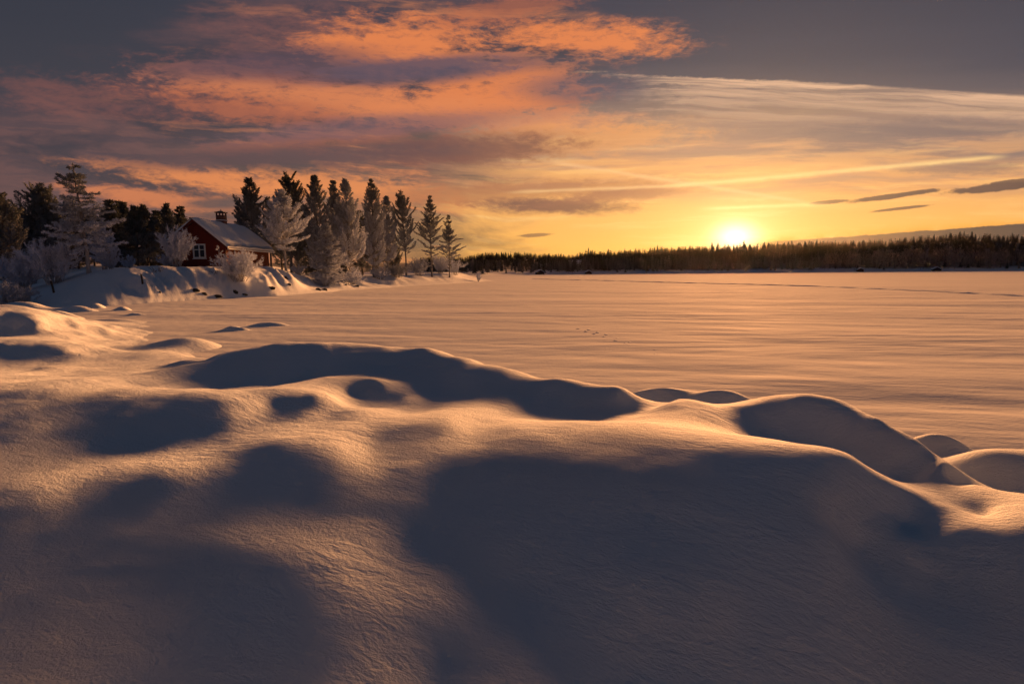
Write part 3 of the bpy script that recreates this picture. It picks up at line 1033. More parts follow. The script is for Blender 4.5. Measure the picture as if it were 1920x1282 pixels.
def put_far(name, me, x, y, z, h, label, cat, group):
    o = link(name, me); o.location = (x, y, z); w = h * rng.uniform(.85, 1.15)
    w *= rng.uniform(1.0, 1.6) if name != 'birch_tree' else 1; o.scale = (w, w, h); o.rotation_euler = (0, 0, rng.uniform(0, 6.28))
    return tag(o, label, cat, group)


for k in range(190):
    a = -5.2 + 48.5 * (k + rng.uniform(-.5, .5)) / 190
    r = ridge_d(a) * rng.uniform(.965, 1.01); x, y = pol(a, r)
    big = 1.0 if a > 6 else .8
    h = tree_h(a) * rng.choice([.72, .9, 1.0, 1.08, 1.22], p=[.3, .25, .2, .15, .1]) * big * .86 * (1 + .28 * float(fbm(np.array([a * .45]), np.array([3.3]), 3)[0]))
    put_far('conifer', con_me[int(rng.integers(6)) * 3 + int(rng.integers(2))], x, y, float(FH(x, y)) - .4, h,
            'dark conifer standing up along the far wooded skyline', 'tree', 'conifers along the far skyline')
for k in range(90):
    a = -4.5 + 47 * (k + rng.uniform(-.5, .5)) / 90
    r = shore_d(a) + rng.uniform(6, 22); x, y = pol(a, r)
    put_far('shore_conifer', con_me[int(rng.integers(6)) * 3 + int(rng.integers(1, 3))], x, y, float(FH(x, y)) - .3, rng.uniform(4, 9.5),
            'frosted conifer at the foot of the wood on the far shore', 'tree', 'conifers along the far shore')
for k in range(95):
    a = rng.uniform(28.5, 45) if k < 70 else rng.uniform(10, 29)
    r = shore_d(a) + rng.uniform(5, 45 if k < 70 else 18); x, y = pol(a, r)
    put_far('birch_tree', bir_me[k % 4], x, y, float(FH(x, y)) - .3, rng.uniform(10, 15) if k < 70 else rng.uniform(4, 8),
            'bare frosted birch standing on the far shore', 'tree', 'birches along the far shore')


# snow-capped boathouses on the far shore
def boathouse(px, w, d, h, label):
    a = azel(px, 510)[0]; r = float(shore_d(a)) + 2.0; x, y = pol(a, r); z = float(FH(x, y))
    t = thing('boathouse', label, 'boathouse', (x, y, max(z, .1)))
    t.rotation_euler = (0, 0, -math.radians(a) + .3)
    m = MB(); m.prism([(-w / 2, -.3), (w / 2, -.3), (w / 2, h), (0, h + w * .28), (-w / 2, h)], -d / 2, d / 2); m.build('wall', m_shed, t)
    e = .35
    m = MB()
    for s in (-1, 1):
        m.prism([(0, h + w * .28 + .02), (s * (w / 2 + e), h - e * .5), (s * (w / 2 + e), h - e * .5 + .4), (0, h + w * .28 + .45)][::s], -d / 2 - e, d / 2 + e)
    m.build('roof_snow', m_snow, t)
    m = MB(); m.box(-w * .22, w * .22, -d / 2 - .03, -d / 2 - .003, -.2, h * .85); m.build('door', m_board, t)


boathouse(1012, 5, 4, 1.5, 'small snow-roofed boathouse on the far shore at the left of the open ice')
boathouse(1103, 4, 3, 1.2, 'low snow-capped shed on the far shore right of the clearing')
boathouse(1612, 4.5, 4, 1.5, 'small snow-capped hut on the far shore right of the sun')
boathouse(1755, 6, 4, 1.4, 'wide snow-capped boathouse in front of the far birches')

# big house in the clearing
a = CLEAR[0][0]; r = float(shore_d(a) + .55 * (ridge_d(a) - shore_d(a))); x, y = pol(a, r)
t = thing('farmhouse', 'long pale snow-roofed farmhouse in the clearing on the far hillside', 'house', (x, y, float(FH(x, y))))
t.rotation_euler = (0, 0, -math.radians(a))
m = MB(); m.box(-7, 7, -4, 4, -1, 3.4); m.build('wall', m_white, t)
m = MB()
for s in (-1, 1):
    m.add([(-7.5, s * 4.6, 3.1), (7.5, s * 4.6, 3.1), (7.5, 0, 5.8), (-7.5, 0, 5.8), (-7.5, s * 4.6, 3.5), (7.5, s * 4.6, 3.5), (7.5, 0, 6.2), (-7.5, 0, 6.2)],
          [(0, 1, 2), (0, 2, 3), (4, 5, 6), (4, 6, 7), (0, 1, 5), (0, 5, 4), (1, 2, 6), (1, 6, 5), (3, 0, 4), (3, 4, 7)])
m.build('roof', m_snow, t)
for k in range(5):
    m = MB(); m.box(-5.8 + k * 2.7, -4.8 + k * 2.7, -4.06, -4.003, .9, 2.3); m.build('window', m_glass, t)


# ------------------------------------------------------------------ near trees
def conifer(px, Yd, top_py, label, seed, crown0=.18, R=1.6, shape='spruce', dens=1.0, frost=(.8, .2), lean=0.0, group=None, rise=0.25, base_z=None,
            tuft=1.0, trunk_r=None, name=None, gaps=0.0, tip=1.0):
    """a conifer seated in the snow; its top reaches the given photo row at its own distance"""
    rg = np.random.default_rng(seed); R = R * 1.22; dens = dens * 1.35
    xg = at_y(px, 520, Yd)[0]
    zg = ground(xg, Yd) if base_z is None else base_z
    Ht = at_y(px, top_py, Yd)[2] - zg
    root = thing(name or ('spruce_tree' if shape == 'spruce' else 'pine_tree'), label, 'tree', (xg, Yd, zg), group)
    n = 16
    t = np.linspace(0, 1, n)
    off = np.cumsum(rg.normal(size=(n, 2)) * .010 * Ht / 4, 0); off -= off[0]
    P = np.stack([off[:, 0] + lean * t ** 1.3, off[:, 1], t * Ht - .25 * (t == 0)], 1)
    r0 = trunk_r or (.012 * Ht + .03)
    rad_ = r0 * (1 - t) ** .8 + .012; rad_[0] *= 1.3
    fro = lambda z: np.clip(frost[0] + (frost[1] - frost[0]) * np.clip(z / Ht, 0, 1) ** 1.1, 0, 1)
    m = MB(); m.tube(P, rad_, 9, fro(P[:, 2]) * .55); m.build('trunk', m_bark, root, True)

    def trunk_at(z):
        k = z / Ht
        return np.stack([np.interp(k, t, P[:, 0]), np.interp(k, t, P[:, 1]), z], -1)
    nb = int((95 if shape == 'spruce' else 62) * dens * (Ht / 10) ** .6)
    hh = np.sort(rg.uniform(crown0, .985, nb) if shape == 'spruce' else crown0 + (.985 - crown0) * rg.uniform(0, 1, nb) ** .85)
    br, fo = MB(), MB()
    S0, S1, SR0, SR1, SF = [], [], [], [], []
    TP, TD, TL, TF = [], [], [], []
    for i, h in enumerate(hh):
        u = (h - crown0) / (1 - crown0)
        if shape == 'spruce':
            L = R * (1 - u) ** .75 * (0.55 + 0.45 * min(1, u / .12)) + .12
            up = -.28 + .75 * u
        elif shape == 'pine':
            L = R * (math.sqrt(max(u, .04) / .22) if u < .22 else (1 - (u - .22) / .78) ** .95) + .12
            up = .15 + .95 * u
        else:  # open: broad irregular crown on long limbs
            L = R * (.35 + .65 * math.sin(math.pi * min(1, u * .72 + .22))) * (1 if u < .65 else .75)
            up = .25 + .55 * u
        L *= rg.uniform(.40, 1.30) if rg.random() > gaps else rg.uniform(.2, .5)
        a = i * 2.4 + rg.uniform(-.5, .5)
        d = np.array([math.cos(a), math.sin(a), up + rg.uniform(-.18, .18)]); d /= np.linalg.norm(d)
        p = trunk_at(np.array([h * Ht]))[0]
        m5 = max(3, int(L / .28) + 2)
        pts_ = [p]; dd = d.copy()
        for q in range(m5 - 1):
            dd = dd + np.array([rg.normal() * .10, rg.normal() * .10, (rise if shape != 'spruce' else (.13 if q > 1 else -.05)) * .45 + rg.normal() * .06])
            dd /= np.linalg.norm(dd)
            pts_.append(pts_[-1] + dd * L / (m5 - 1))
        pts_ = np.array(pts_)
        rb = (.010 + .016 * L) * (1 if shape == 'spruce' else 1.25)
        rr_ = rb * (1 - np.linspace(0, 1, m5)) ** .7 + .006
        for q in range(m5 - 1):
            S0.append(pts_[q]); S1.append(pts_[q + 1]); SR0.append(rr_[q]); SR1.append(rr_[q + 1]); SF.append(fro(pts_[q, 2]))
        # side twigs
        nt_ = int(5 + L * 6.5)
        start = .12 if shape == 'spruce' else (.30 if shape == 'pine' else .30)
        for w in range(nt_):
            s = start + (1 - start) * (w + rg.random()) / nt_
            ki = min(m5 - 2, int(s * (m5 - 1))); fr_ = s * (m5 - 1) - ki
            b = pts_[ki] * (1 - fr_) + pts_[ki + 1] * fr_
            bd = pts_[ki + 1] - pts_[ki]; bd /= np.linalg.norm(bd)
            sd_ = np.cross(bd, (0, 0, 1)); sd_ /= np.linalg.norm(sd_) + 1e-9
            sg = 1 if w % 2 else -1
            td = bd * rg.uniform(.4, 1.0) + sd_ * sg * rg.uniform(.5, 1.0) + np.array([0, 0, rg.uniform(-.15, .45) if shape != 'spruce' else rg.uniform(-.4, .2)])
            td /= np.linalg.norm(td)
            tl = min(.65, (.16 + .42 * L * (1 - s) * .6 + rg.uniform(0, .14))) * tuft
            e = b + td * tl
            S0.append(b); S1.append(e); SR0.append(.008); SR1.append(.005); SF.append(fro(b[2]))
            k4 = 2 + int(tl / .12)
            for g in range(k4):
                TP.append(b + td * tl * (g + .6) / k4); TD.append(td); TL.append(1.0); TF.append(fro(b[2]))
        TP.append(pts_[-1]); TD.append(dd); TL.append(1.2); TF.append(fro(pts_[-1][2]))
    # leader
    for g in range(6):
        TP.append(P[-1] - np.array([0, 0, .12 * g])); TD.append(np.array([0, 0, 1.])); TL.append(1.1); TF.append(fro(Ht))
    TP, TD, TF, TL = np.array(TP), np.array(TD), np.array(TF), np.array(TL)
    k = 7
    TPk = np.repeat(TP, k, 0); TDk = np.repeat(TD, k, 0) * .9 + rg.normal(size=(len(TP) * k, 3)) * .45
    Ln = rg.uniform(.10, .21, len(TPk)) * np.repeat(TL, k) * tip
    Fr = np.clip(np.repeat(TF, k) * rg.uniform(.55, 1.25, len(TPk)), 0, 1)
    fo.blades(TPk, TDk, Ln, Ln * rg.uniform(.18, .34, len(TPk)), Fr, rg)
    br.segs(S0, S1, SR0, SR1, np.array(SF) * .9)
    br.build('branches', m_bark, root); fo.build('crown', m_needle, root)
    return root


def copy_tree(root, x, y, z, s, rot, label, group=None):
    r = root.copy(); C.objects.link(r)
    r.location = (x, y, z); r.scale = (s, s, s * random.uniform(.9, 1.12)); r.rotation_euler = (0, 0, rot)
    r['label'] = label
    if group: r['group'] = group
    for ch in list(root.children):
        c = ch.copy(); C.objects.link(c); c.parent = r
    return r


random.seed(3)
# promontory trees, left to right
conifer(478, 66, 336, 'dark pine with upswept tips standing right behind the cabin roof', 101, .14, 2.9, 'pine', 1.2, (.45, .0))
conifer(510, 74, 372, 'small dark pine filling the gap between the cabin roof pine and the pale spruce', 102, .15, 1.7, 'pine', 1.0, (.4, .05))
conifer(537, 60, 358, 'pale rime-white pine with a bare lower trunk right of the cabin', 103, .24, 2.5, 'pine', 1.3, (1.0, .62), rise=.12)
conifer(548, 74, 334, 'tallest dark pine with a broad tufted top behind the pale pine', 104, .20, 2.5, 'open', 1.3, (.5, .0))
conifer(598, 71, 330, 'big dense dark green pine in the middle of the promontory grove', 105, .04, 3.3, 'pine', 1.35, (.75, .05))
conifer(632, 78, 340, 'narrow dark-topped pine in the grove between the dense pine and the frosted giant', 106, .08, 2.4, 'pine', 1.2, (.8, .15))
conifer(655, 73, 336, 'large heavily frosted pine whose lower boughs reach the snow', 107, .03, 3.3, 'pine', 1.45, (1.0, .3))
conifer(614, 67, 420, 'shorter frosted spruce in front of the dense pine, boughs down to the snow', 108, .03, 1.9, 'spruce', 1.3, (.85, .45))
conifer(702, 84, 336, 'tall narrow spire-topped pine left of the open pines', 109, .10, 3.1, 'pine', 1.35, (.95, .1))
conifer(728, 92, 368, 'grey frosted pine close behind the spire-topped one', 110, .08, 2.8, 'pine', 1.3, (.9, .3))
conifer(762, 93, 357, 'thin crooked pine with a bare trunk and drooping boughs, leftmost of the open three', 111, .24, 2.3, 'open', .95, (.6, .12), gaps=.25, trunk_r=.13, lean=-.3)
conifer(810, 100, 367, 'open flat-layered pine with sky showing through, middle of the three on the point', 112, .24, 2.7, 'pine', .95, (.6, .12), gaps=.2, trunk_r=.14, rise=.05)
conifer(843, 105, 405, 'shortest of the three open pines, on the tip of the point', 113, .22, 2.3, 'pine', .9, (.65, .15), gaps=.2, trunk_r=.11, rise=.05)
# the pale pine standing alone by the shore
conifer(168, 42.5, 308, 'solitary pine, rime-white below with a dark tufted top, on the rise left of the cabin', 120, .24, 2.1, 'spruce', .75, (1.15, .12),
        lean=-.45, trunk_r=.13, rise=.4, gaps=.2, name='pine_tree')
conifer(195, 52, 420, 'young snow-white pine just behind the solitary pine', 121, .12, 1.1, 'open', .9, (1.0, .9))
# left edge
conifer(8, 50, 352, 'broad dark pine cut by the left edge of the view', 122, .06, 2.9, 'pine', 1.5, (.35, .05))
conifer(48, 60, 400, 'drooping brown-green spruce behind the big shrubs at far left', 123, .05, 2.2, 'spruce', 1.2, (.3, .1))
dk1 = conifer(92, 62, 362, 'round-headed dark pine left of the solitary pale pine', 124, .05, 2.9, 'open', 1.7, (.25, .12))
dk2 = conifer(118, 66, 388, 'dark pine tucked behind the round-headed one', 125, .04, 2.2, 'pine', 1.4, (.2, .05))
dk3 = conifer(222, 66, 376, 'dark spruce right behind the solitary pale pine', 126, .03, 2.1, 'spruce', 1.4, (.15, .02))
dk4 = conifer(262, 70, 388, 'dark spruce in the backdrop midway between the pale pine and the cabin', 127, .03, 2.0, 'pine', 1.3, (.3, .03))
srcs = [dk2, dk3, dk4]
back = [(205, 72, 'left'), (243, 76, 'x'), (280, 72, 'x'), (300, 78, 'x'), (322, 74, 'x'), (345, 84, 'x'), (150, 72, 'x'), (70, 74, 'x'), (25, 72, 'x'), (-10, 66, 'x'), (138, 80, 'x'),
        (236, 84, 'x'), (270, 82, 'x'), (312, 86, 'x'), (365, 88, 'x'), (180, 78, 'x'), (100, 84, 'x'), (50, 84, 'x'), (-50, 70, 'x')]
tops = [384, 382, 392, 388, 390, 396, 402, 392, 390, 380, 384, 388, 390, 396, 404, 396, 384, 392, 370]
order = sorted(range(len(back)), key=lambda i: back[i][0])
ORD = ['leftmost', 'second', 'third', 'fourth', 'fifth', 'sixth', 'seventh', 'eighth', 'ninth', 'tenth', 'eleventh', 'twelfth', 'thirteenth', 'fourteenth', 'fifteenth',
       'sixteenth', 'seventeenth', 'eighteenth', 'rightmost']
for ii, ((px, Yd, _), tp) in enumerate(zip(back, tops)):
    xg = at_y(px, 520, Yd)[0]; zg = ground(xg, Yd); h = at_y(px, tp, Yd)[2] - zg
    s_i = random.choice(srcs); h0 = max((v.co.z for v in s_i.children[0].data.vertices))
    copy_tree(s_i, xg, Yd, zg, h / h0, random.uniform(0, 6.28), ('dark conifer in the wood behind the left bank, %s of its row' % (ORD[order.index(ii)] + ('' if order.index(ii) in (0, 18) else ' from the left'))), 'conifers of the wood behind the left bank')
for k, (px, Yd, tp) in enumerate([(530, 88, 400), (575, 90, 390), (640, 92, 392), (680, 96, 400), (560, 84, 430), (590, 78, 440), (700, 100, 430), (735, 108, 440), (455, 84, 410), (440, 90, 424)]):
    xg = at_y(px, 520, Yd)[0]; zg = ground(xg, Yd); h = at_y(px, tp, Yd)[2] - zg
    s_i = random.choice(srcs); h0 = max((v.co.z for v in s_i.children[0].data.vertices))
    copy_tree(s_i, xg, Yd, zg, h / h0, random.uniform(0, 6.28), 'dark conifer at the back of the grove, ' + {455: 'nearest the cabin roof', 440: 'left of the dark pine at the roof', 530: 'behind the pale rime-white pine', 575: 'left of the big dense pine', 640: 'behind the narrow dark-topped pine', 680: 'right of the frosted giant', 560: 'low between the tallest and the dense pine', 590: 'low behind the dense pine', 700: 'low behind the spire-topped pine', 735: 'farthest out by the crooked pine'}[px], 'conifers at the back of the promontory grove')


# ------------------------------------------------------------------ frosted shrubs
def shrub(px, Yd, hgt, wid, label, seed, stems=30, frost=1.0, upright=.6, zoff=0.0, fine=1.0, group=None):
    rg = np.random.default_rng(seed)
    xg = at_y(px, 520, Yd)[0]; zg = ground(xg, Yd) - .05 + zoff
    root = thing('frosted_shrub', label, 'shrub', (xg, Yd, zg), group)
    st, tw = MB(), MB()
    seg0 = []
    tips = []
    for s in range(stems):
        a = rg.uniform(0, 6.28); out_ = rg.uniform(0, 1) ** .7
        b = np.array([math.cos(a) * .16 * wid * rg.random(), math.sin(a) * .16 * wid * rg.random(), 0])
        d = np.array([math.cos(a) * out_ * wid * .5, math.sin(a) * out_ * wid * .5, hgt * (upright + (1 - upright) * math.sqrt(max(0, 1 - out_ ** 2)))])
        d *= rg.uniform(.75, 1.05)
        n = 5; p = b.copy()
        for k in range(n):
            t = (k + 1) / n
            q = b + d * np.array([t ** 1.25, t ** 1.25, t ** .85]) + rg.normal(size=3) * .035 * wid * .6
            seg0.append((p, q, .020 * (1 - .7 * k / n), .020 * (1 - .7 * (k + 1) / n)))
            if k > 0: tips.append((p, q, t))
            p = q
    a_, b_, c_, d_ = zip(*seg0)
    st.segs(a_, b_, c_, d_, frost * .7); st.build('stems', m_bark, root)
    T0, T1 = [], []
    lvl = [(q - p, p + (q - p) * rg.random(), t) for p, q, t in tips for _ in range(6)]
    ends = []
    for dv, b, t in lvl:
        d = dv / (np.linalg.norm(dv) + 1e-6) + rg.normal(size=3) * .55; d[2] += .25
        d /= np.linalg.norm(d); L = rg.uniform(.18, .42) * hgt * .34
        T0.append(b); T1.append(b + d * L); ends.append((b, d, L))
    n2 = int(6 * fine)
    for b, d, L in ends:
        for k in range(n2):
            s = rg.uniform(.25, 1); q = b + d * L * s
            e = d + rg.normal(size=3) * .6; e /= np.linalg.norm(e)
            T0.append(q); T1.append(q + e * rg.uniform(.06, .18) * hgt * .42)
    T0 = np.array(T0); T1 = np.array(T1)
    tw.segs(T0, T1, .010, .007, frost)
    # rime feathers on the twigs
    P = np.repeat(T0, 2, 0) + (np.repeat(T1, 2, 0) - np.repeat(T0, 2, 0)) * rg.random((len(T0) * 2, 1))
    tw.blades(P, np.repeat(T1 - T0, 2, 0) + rg.normal(size=P.shape) * .12, rg.uniform(.05, .11, len(P)), .028, frost * rg.uniform(.7, 1.1, len(P)), rg)
    tw.build('twigs', m_needle, root)
    return root


shrub(334, 48.5, 3.2, 2.7, 'tall rounded frosted shrub against the left end of the cabin gable', 201, 44, .85, .62)
shrub(446, 49, 2.7, 4.3, 'wide vase-shaped frosted shrub on the bank in front of the cabin corner', 202, 52, .80, .42)
shrub(100, 42, 3.1, 3.6, 'large domed rime-white shrub left of the solitary pine', 203, 60, .9, .55)
shrub(40, 42, 2.6, 3.6, 'domed rime-white shrub at the left edge beside the larger one', 204, 48, .85, .5)
shrub(12, 36, 1.5, 3.2, 'low greyish frosted thicket in front at the left edge', 205, 44, .6, .4)
shrub(205, 47, 1.8, 2.0, 'small frosted bush just right of the solitary pine', 206, 26, .9, .5)
shrub(243, 52, 1.2, 1.4, 'tiny white frosted bush on the crest between pine and cabin', 207, 16, .9, .5)
shrub(318, 50, 1.2, 2.0, 'low white brush at the foot of the tall cabin shrub', 208, 20, .9, .4)
shrub(560, 66, 1.2, 2.0, 'low frosted brush under the pale pine beyond the cabin', 209, 20, .8, .4)
shrub(610, 65.5, 1.5, 3.4, 'frosted brush under the dense pine at the top of the bank', 210, 34, .7, .4)
shrub(660, 71, 1.6, 3.2, 'pale frosted brush spreading under the frosted giant pine', 211, 34, .9, .4)
shrub(745, 86, 2.0, 3.6, 'dark twiggy bush on the bank left of the thin crooked pine', 212, 36, .35, .4)
shrub(712, 83, 1.8, 3.0, 'frosted bush at the foot of the spire-topped pine', 213, 26, .7, .4)
shrub(785, 96, 3.0, 4.2, 'leaning frosted alder between the thin pine and the layered pine', 214, 36, .6, .55)
shrub(825, 107, 3.2, 4.6, 'hazy frosted alder behind the trunks on the point', 215, 40, .75, .5)
shrub(853, 111, 2.8, 4.2, 'pale frosted alder at the outer end of the point', 216, 34, .8, .5)
shrub(897, 116, 1.5, 1.3, 'tiny sunlit sapling alone on the tip of the point', 217, 12, .9, .7)
shrub(58, 52, 2.2, 3.0, 'frosted bush behind the domed shrubs at far left', 218, 30, .8, .5)

# ------------------------------------------------------------------ cabin
HY = 52.5
HX0, HX1 = at_y(315, 450, HY)[0], at_y(421, 450, HY)[0]
HW = (HX1 - HX0); HC = (HX0 + HX1) / 2
HZ0 = 2.2; HZE = at_y(421, 459, HY)[2]; HZR = at_y(367, 414, HY)[2]
HL = 9.2
cab = thing('cabin', 'small red wooden cabin with a snow-laden gable roof and chimney on the bank', 'cabin', (HC, HY, HZ0))
he = HZE - HZ0; hr = HZR - HZ0; w2 = HW / 2
m = MB(); m.prism([(-w2, 0), (w2, 0), (w2, he), (0, hr), (-w2, he)], 0, .12); m.build('gable_wall', m_red_x, cab)
m = MB(); m.prism([(-w2, 0), (w2, 0), (w2, he), (0, hr), (-w2, he)], HL - .12, HL); m.build('gable_wall', m_red_x, cab)
m = MB(); m.box(-w2, -w2 + .12, .123, HL - .123, 0, he); m.build('side_wall', m_red_y, cab)
m = MB(); m.box(w2 - .12, w2, .123, HL - .123, 0, he); m.build('side_wall', m_red_y, cab)
# roof: boards, snow blanket, fascia, gutter
ov = .42; sl = (hr - he) / w2; oy = .45
root_ = MB()
for s in (1, -1):
    root_.prism([(0, hr + .02), (s * (w2 + ov), he - ov * sl + .02), (s * (w2 + ov), he - ov * sl + .14), (0, hr + .14)][::s], -oy, HL + oy)
roof = root_.build('roof', m_board, cab)
# snow blanket with rounded overhanging edges
nS = 28
prof = []
for k in range(nS + 1):
    u = -1 + 2 * k / nS; xx = u * (w2 + ov + .06)
    base = hr + .15 - abs(xx) * sl
    th = .30 * (1 - max(0, abs(u) - .93) / .07 * .75)
    zz = hr + .15 - math.sqrt(xx * xx + .10) * sl + .12 + th
    prof.append((xx, zz))
under = [((w2 + ov + .06), he - ov * sl + .08), (0, hr + .142), (-(w2 + ov + .06), he - ov * sl + .08)]
ny = 46
V = []; rgs = np.random.default_rng(8)
ys = np.linspace(-oy - .05, HL + oy + .05, ny)
for iy, yy in enumerate(ys):
    e = min(iy, ny - 1 - iy)
    k_ = (0.35, .8, .95)[e] if e < 3 else 1
    for (xx, zz) in prof:
        lowz = hr + .145 - abs(xx) * sl
        V.append((xx, yy, lowz + (zz - lowz) * k_ + .035 * math.sin(yy * 1.9 + xx * 1.3) + .02 * math.sin(yy * 4.3 + xx * 2.2)))
T = []
w_ = len(prof)
for iy in range(ny - 1):
    for k in range(w_ - 1):
        a = iy * w_ + k
        T += [(a, a + 1, a + 1 + w_), (a, a + 1 + w_, a + w_)]
base_i = len(V)
for yy in ys:
    for (xx, zz) in prof:
        V.append((xx, yy, hr + .143 - abs(xx) * sl))
for iy in range(ny - 1):
    for k in (0, w_ - 1):
        a = iy * w_ + k; b = base_i + a
        T += [(a, a + w_, b + w_), (a, b + w_, b)]
for iy in (0, ny - 1):
    for k in range(w_ - 1):
        a = iy * w_ + k; b = base_i + a
        T += [(a, b, b + 1), (a, b + 1, a + 1)]
m = MB(); m.add(V, T); m.build('roof_snow', m_snow, roof, True)
for s in (1, -1):   # bargeboards on the near gable
    m = MB(); m.prism([(0, hr - .16), (s * (w2 + ov), he - ov * sl - .16), (s * (w2 + ov), he - ov * sl + .135), (0, hr + .135)][::s], -oy - .035, -oy - .003)
    m.build('bargeboard', m_trim, roof)
for s in (1, -1):
    m = MB()
    gx = s * (w2 + ov + .06)
    m.tube([(gx, yy, he - ov * sl - .02) for yy in np.linspace(-oy, HL + oy, 8)], [.07] * 8, 8); m.build('gutter', m_white if s > 0 else m_metal, roof)
# corner boards and battens
for (cx, cy) in ((w2, 0), (w2, HL), (-w2, 0), (-w2, HL)):
    s = 1 if cx > 0 else -1; t_ = 1 if cy > 0 else -1
    m = MB(); m.box(cx - .10 if s > 0 else cx - .035, cx + .035 if s > 0 else cx + .10, cy - .035 if t_ < 0 else cy - .10, cy + .10 if t_ < 0 else cy + .035, 0, he - .05)
    m.build('corner_board', m_trim, cab)
m = MB(); m.box(w2 + .003, w2 + .04, 1.55, 1.75, 0, he - .1); m.build('batten', m_trim, cab)


# windows: white casing, two casements of two panes each
def window(cx, cz, w, h, parent):
    f = MB()
    c = .13
    f.box(cx - w / 2 - c, cx - w / 2, -.06, -.004, cz - h / 2 - c, cz + h / 2 + c)
    f.box(cx + w / 2, cx + w / 2 + c, -.06, -.004, cz - h / 2 - c, cz + h / 2 + c)
    f.box(cx - w / 2, cx + w / 2, -.058, -.004, cz + h / 2, cz + h / 2 + c)
    f.box(cx - w / 2, cx + w / 2, -.058, -.004, cz - h / 2 - c, cz - h / 2)
    win = f.build('window', m_white, parent)
    m = MB(); m.box(cx - .055, cx + .055, -.05, -.006, cz - h / 2, cz + h / 2)
    m.build('mullion', m_white, win)
    for s in (-1, 1):
        x0, x1 = (cx - w / 2, cx - .055) if s < 0 else (cx + .055, cx + w / 2)
        m = MB(); m.box(x0, x1, -.042, -.008, cz + h * .10, cz + h * .16); m.build('glazing_bar', m_white, win)
        for (za, zb) in ((cz - h / 2, cz + h * .10), (cz + h * .16, cz + h / 2)):
            m = MB(); m.box(x0, x1, -.022, -.010, za, zb); m.build('pane', m_glass, win)
    m = MB(); m.box(cx - w / 2 - .18, cx + w / 2 + .18, -.14, -.004, cz - h / 2 - c - .06, cz - h / 2 - c - .003); m.build('sill', m_white, win)
    return win


wc = at_y(374, 471, HY)
window(wc[0] - HC, wc[2] - HZ0, .90, 1.05, cab)
# chimney
cx, cy = .12, 4.6
zc = hr + .0
m = MB(); m.box(cx - .36, cx + .36, cy - .36, cy + .36, hr - .6, hr + .92); ch = m.build('chimney', m_brick, roof)
m = MB(); m.box(cx - .42, cx + .42, cy - .42, cy + .42, hr + .40, hr + .47); m.build('chimney_band', m_snow, ch)
for (ax, ay) in ((-.3, -.3), (.3, -.3), (-.3, .3), (.3, .3), (0, -.3), (0, .3)):
    m = MB(); m.box(cx + ax - .055, cx + ax + .055, cy + ay - .055, cy + ay + .055, hr + .923, hr + 1.14); m.build('cap_pillar', m_brick, ch)
m = MB(); m.box(cx - .46, cx + .46, cy - .46, cy + .46, hr + 1.143, hr + 1.22); bevel(m.build('cap_slab', m_metal, ch), .02)
m = MB(); m.add([(cx - .4, cy - .4, hr + 1.223), (cx + .4, cy - .4, hr + 1.223), (cx + .4, cy + .4, hr + 1.223), (cx - .4, cy + .4, hr + 1.223), (cx, cy, hr + 1.38)],
                [(0, 1, 4), (1, 2, 4), (2, 3, 4), (3, 0, 4)]); m.build('cap_top', m_metal, ch)
m = MB(); m.tube([(cx, cy, hr + 1.34), (cx, cy, hr + 1.5)], [.04, .03], 6); m.build('finial', m_metal, ch)


# ------------------------------------------------------------------ posts and rocks on the bank
def post(px, py_top, py_base, label, lean):
    # walk out along the pixel's ray to where it meets the snow
    best = None
    for Yd in np.linspace(25, 60, 141):
        q = at_y(px, py_base, Yd)
        if q[2] <= ground(q[0], q[1]): best = q; break
    if best is None: best = at_y(px, py_base, 42)
    hgt = at_y(px, py_top, best[1])[2] - best[2]
    t = thing('fence_post', label, 'post', best, None)
    m = MB(); m.tube([(0, 0, -.3), (lean * .5, 0, hgt * .5), (lean, 0, hgt)], [.07, .065, .055], 8); m.build('stake', m_post, t, False)
    m = MB(); m.tube([(lean, 0, hgt + .001), (lean, 0, hgt + .03), (lean, 0, hgt + .05)], [.06, .05, .01], 8); m.build('snow_cap', m_snow, t, True)


post(102, 526, 549, 'leaning grey fence post standing alone below the big left shrubs', -.16)
post(269, 514, 538, 'short dark fence post on the slope left of the cabin', -.10)


def rock(px, py, w, h, label, seed, name='rock'):
    best = None
    for Yd in np.linspace(20, 130, 441):
        q = at_y(px, py, Yd)
        if q[2] <= ground(q[0], q[1]): best = q; break
    if best is None: best = at_y(px, py, 50)
    s = best[1] / FPX
    rg = np.random.default_rng(seed)
    import bmesh
    bm = bmesh.new(); bmesh.ops.create_icosphere(bm, subdivisions=3, radius=1)
    off = rg.uniform(0, 50, 2)
    for v in bm.verts:
        n_ = float(fbm(np.array([v.co.x * 1.3 + off[0] + v.co.z]), np.array([v.co.y * 1.3 + off[1] - v.co.z]), 3)[0])
        v.co *= 1 + .55 * n_
        v.co.z = max(v.co.z, -.5)
    me = bpy.data.meshes.new(name); bm.to_mesh(me); bm.free(); me.materials.append(m_rock)
    o = link(name, me); o.location = best; o.scale = (w * s, w * s * .7, h * s); o.rotation_euler = (0, 0, rg.uniform(-.3, .3))
    return tag(o, label, 'rock')


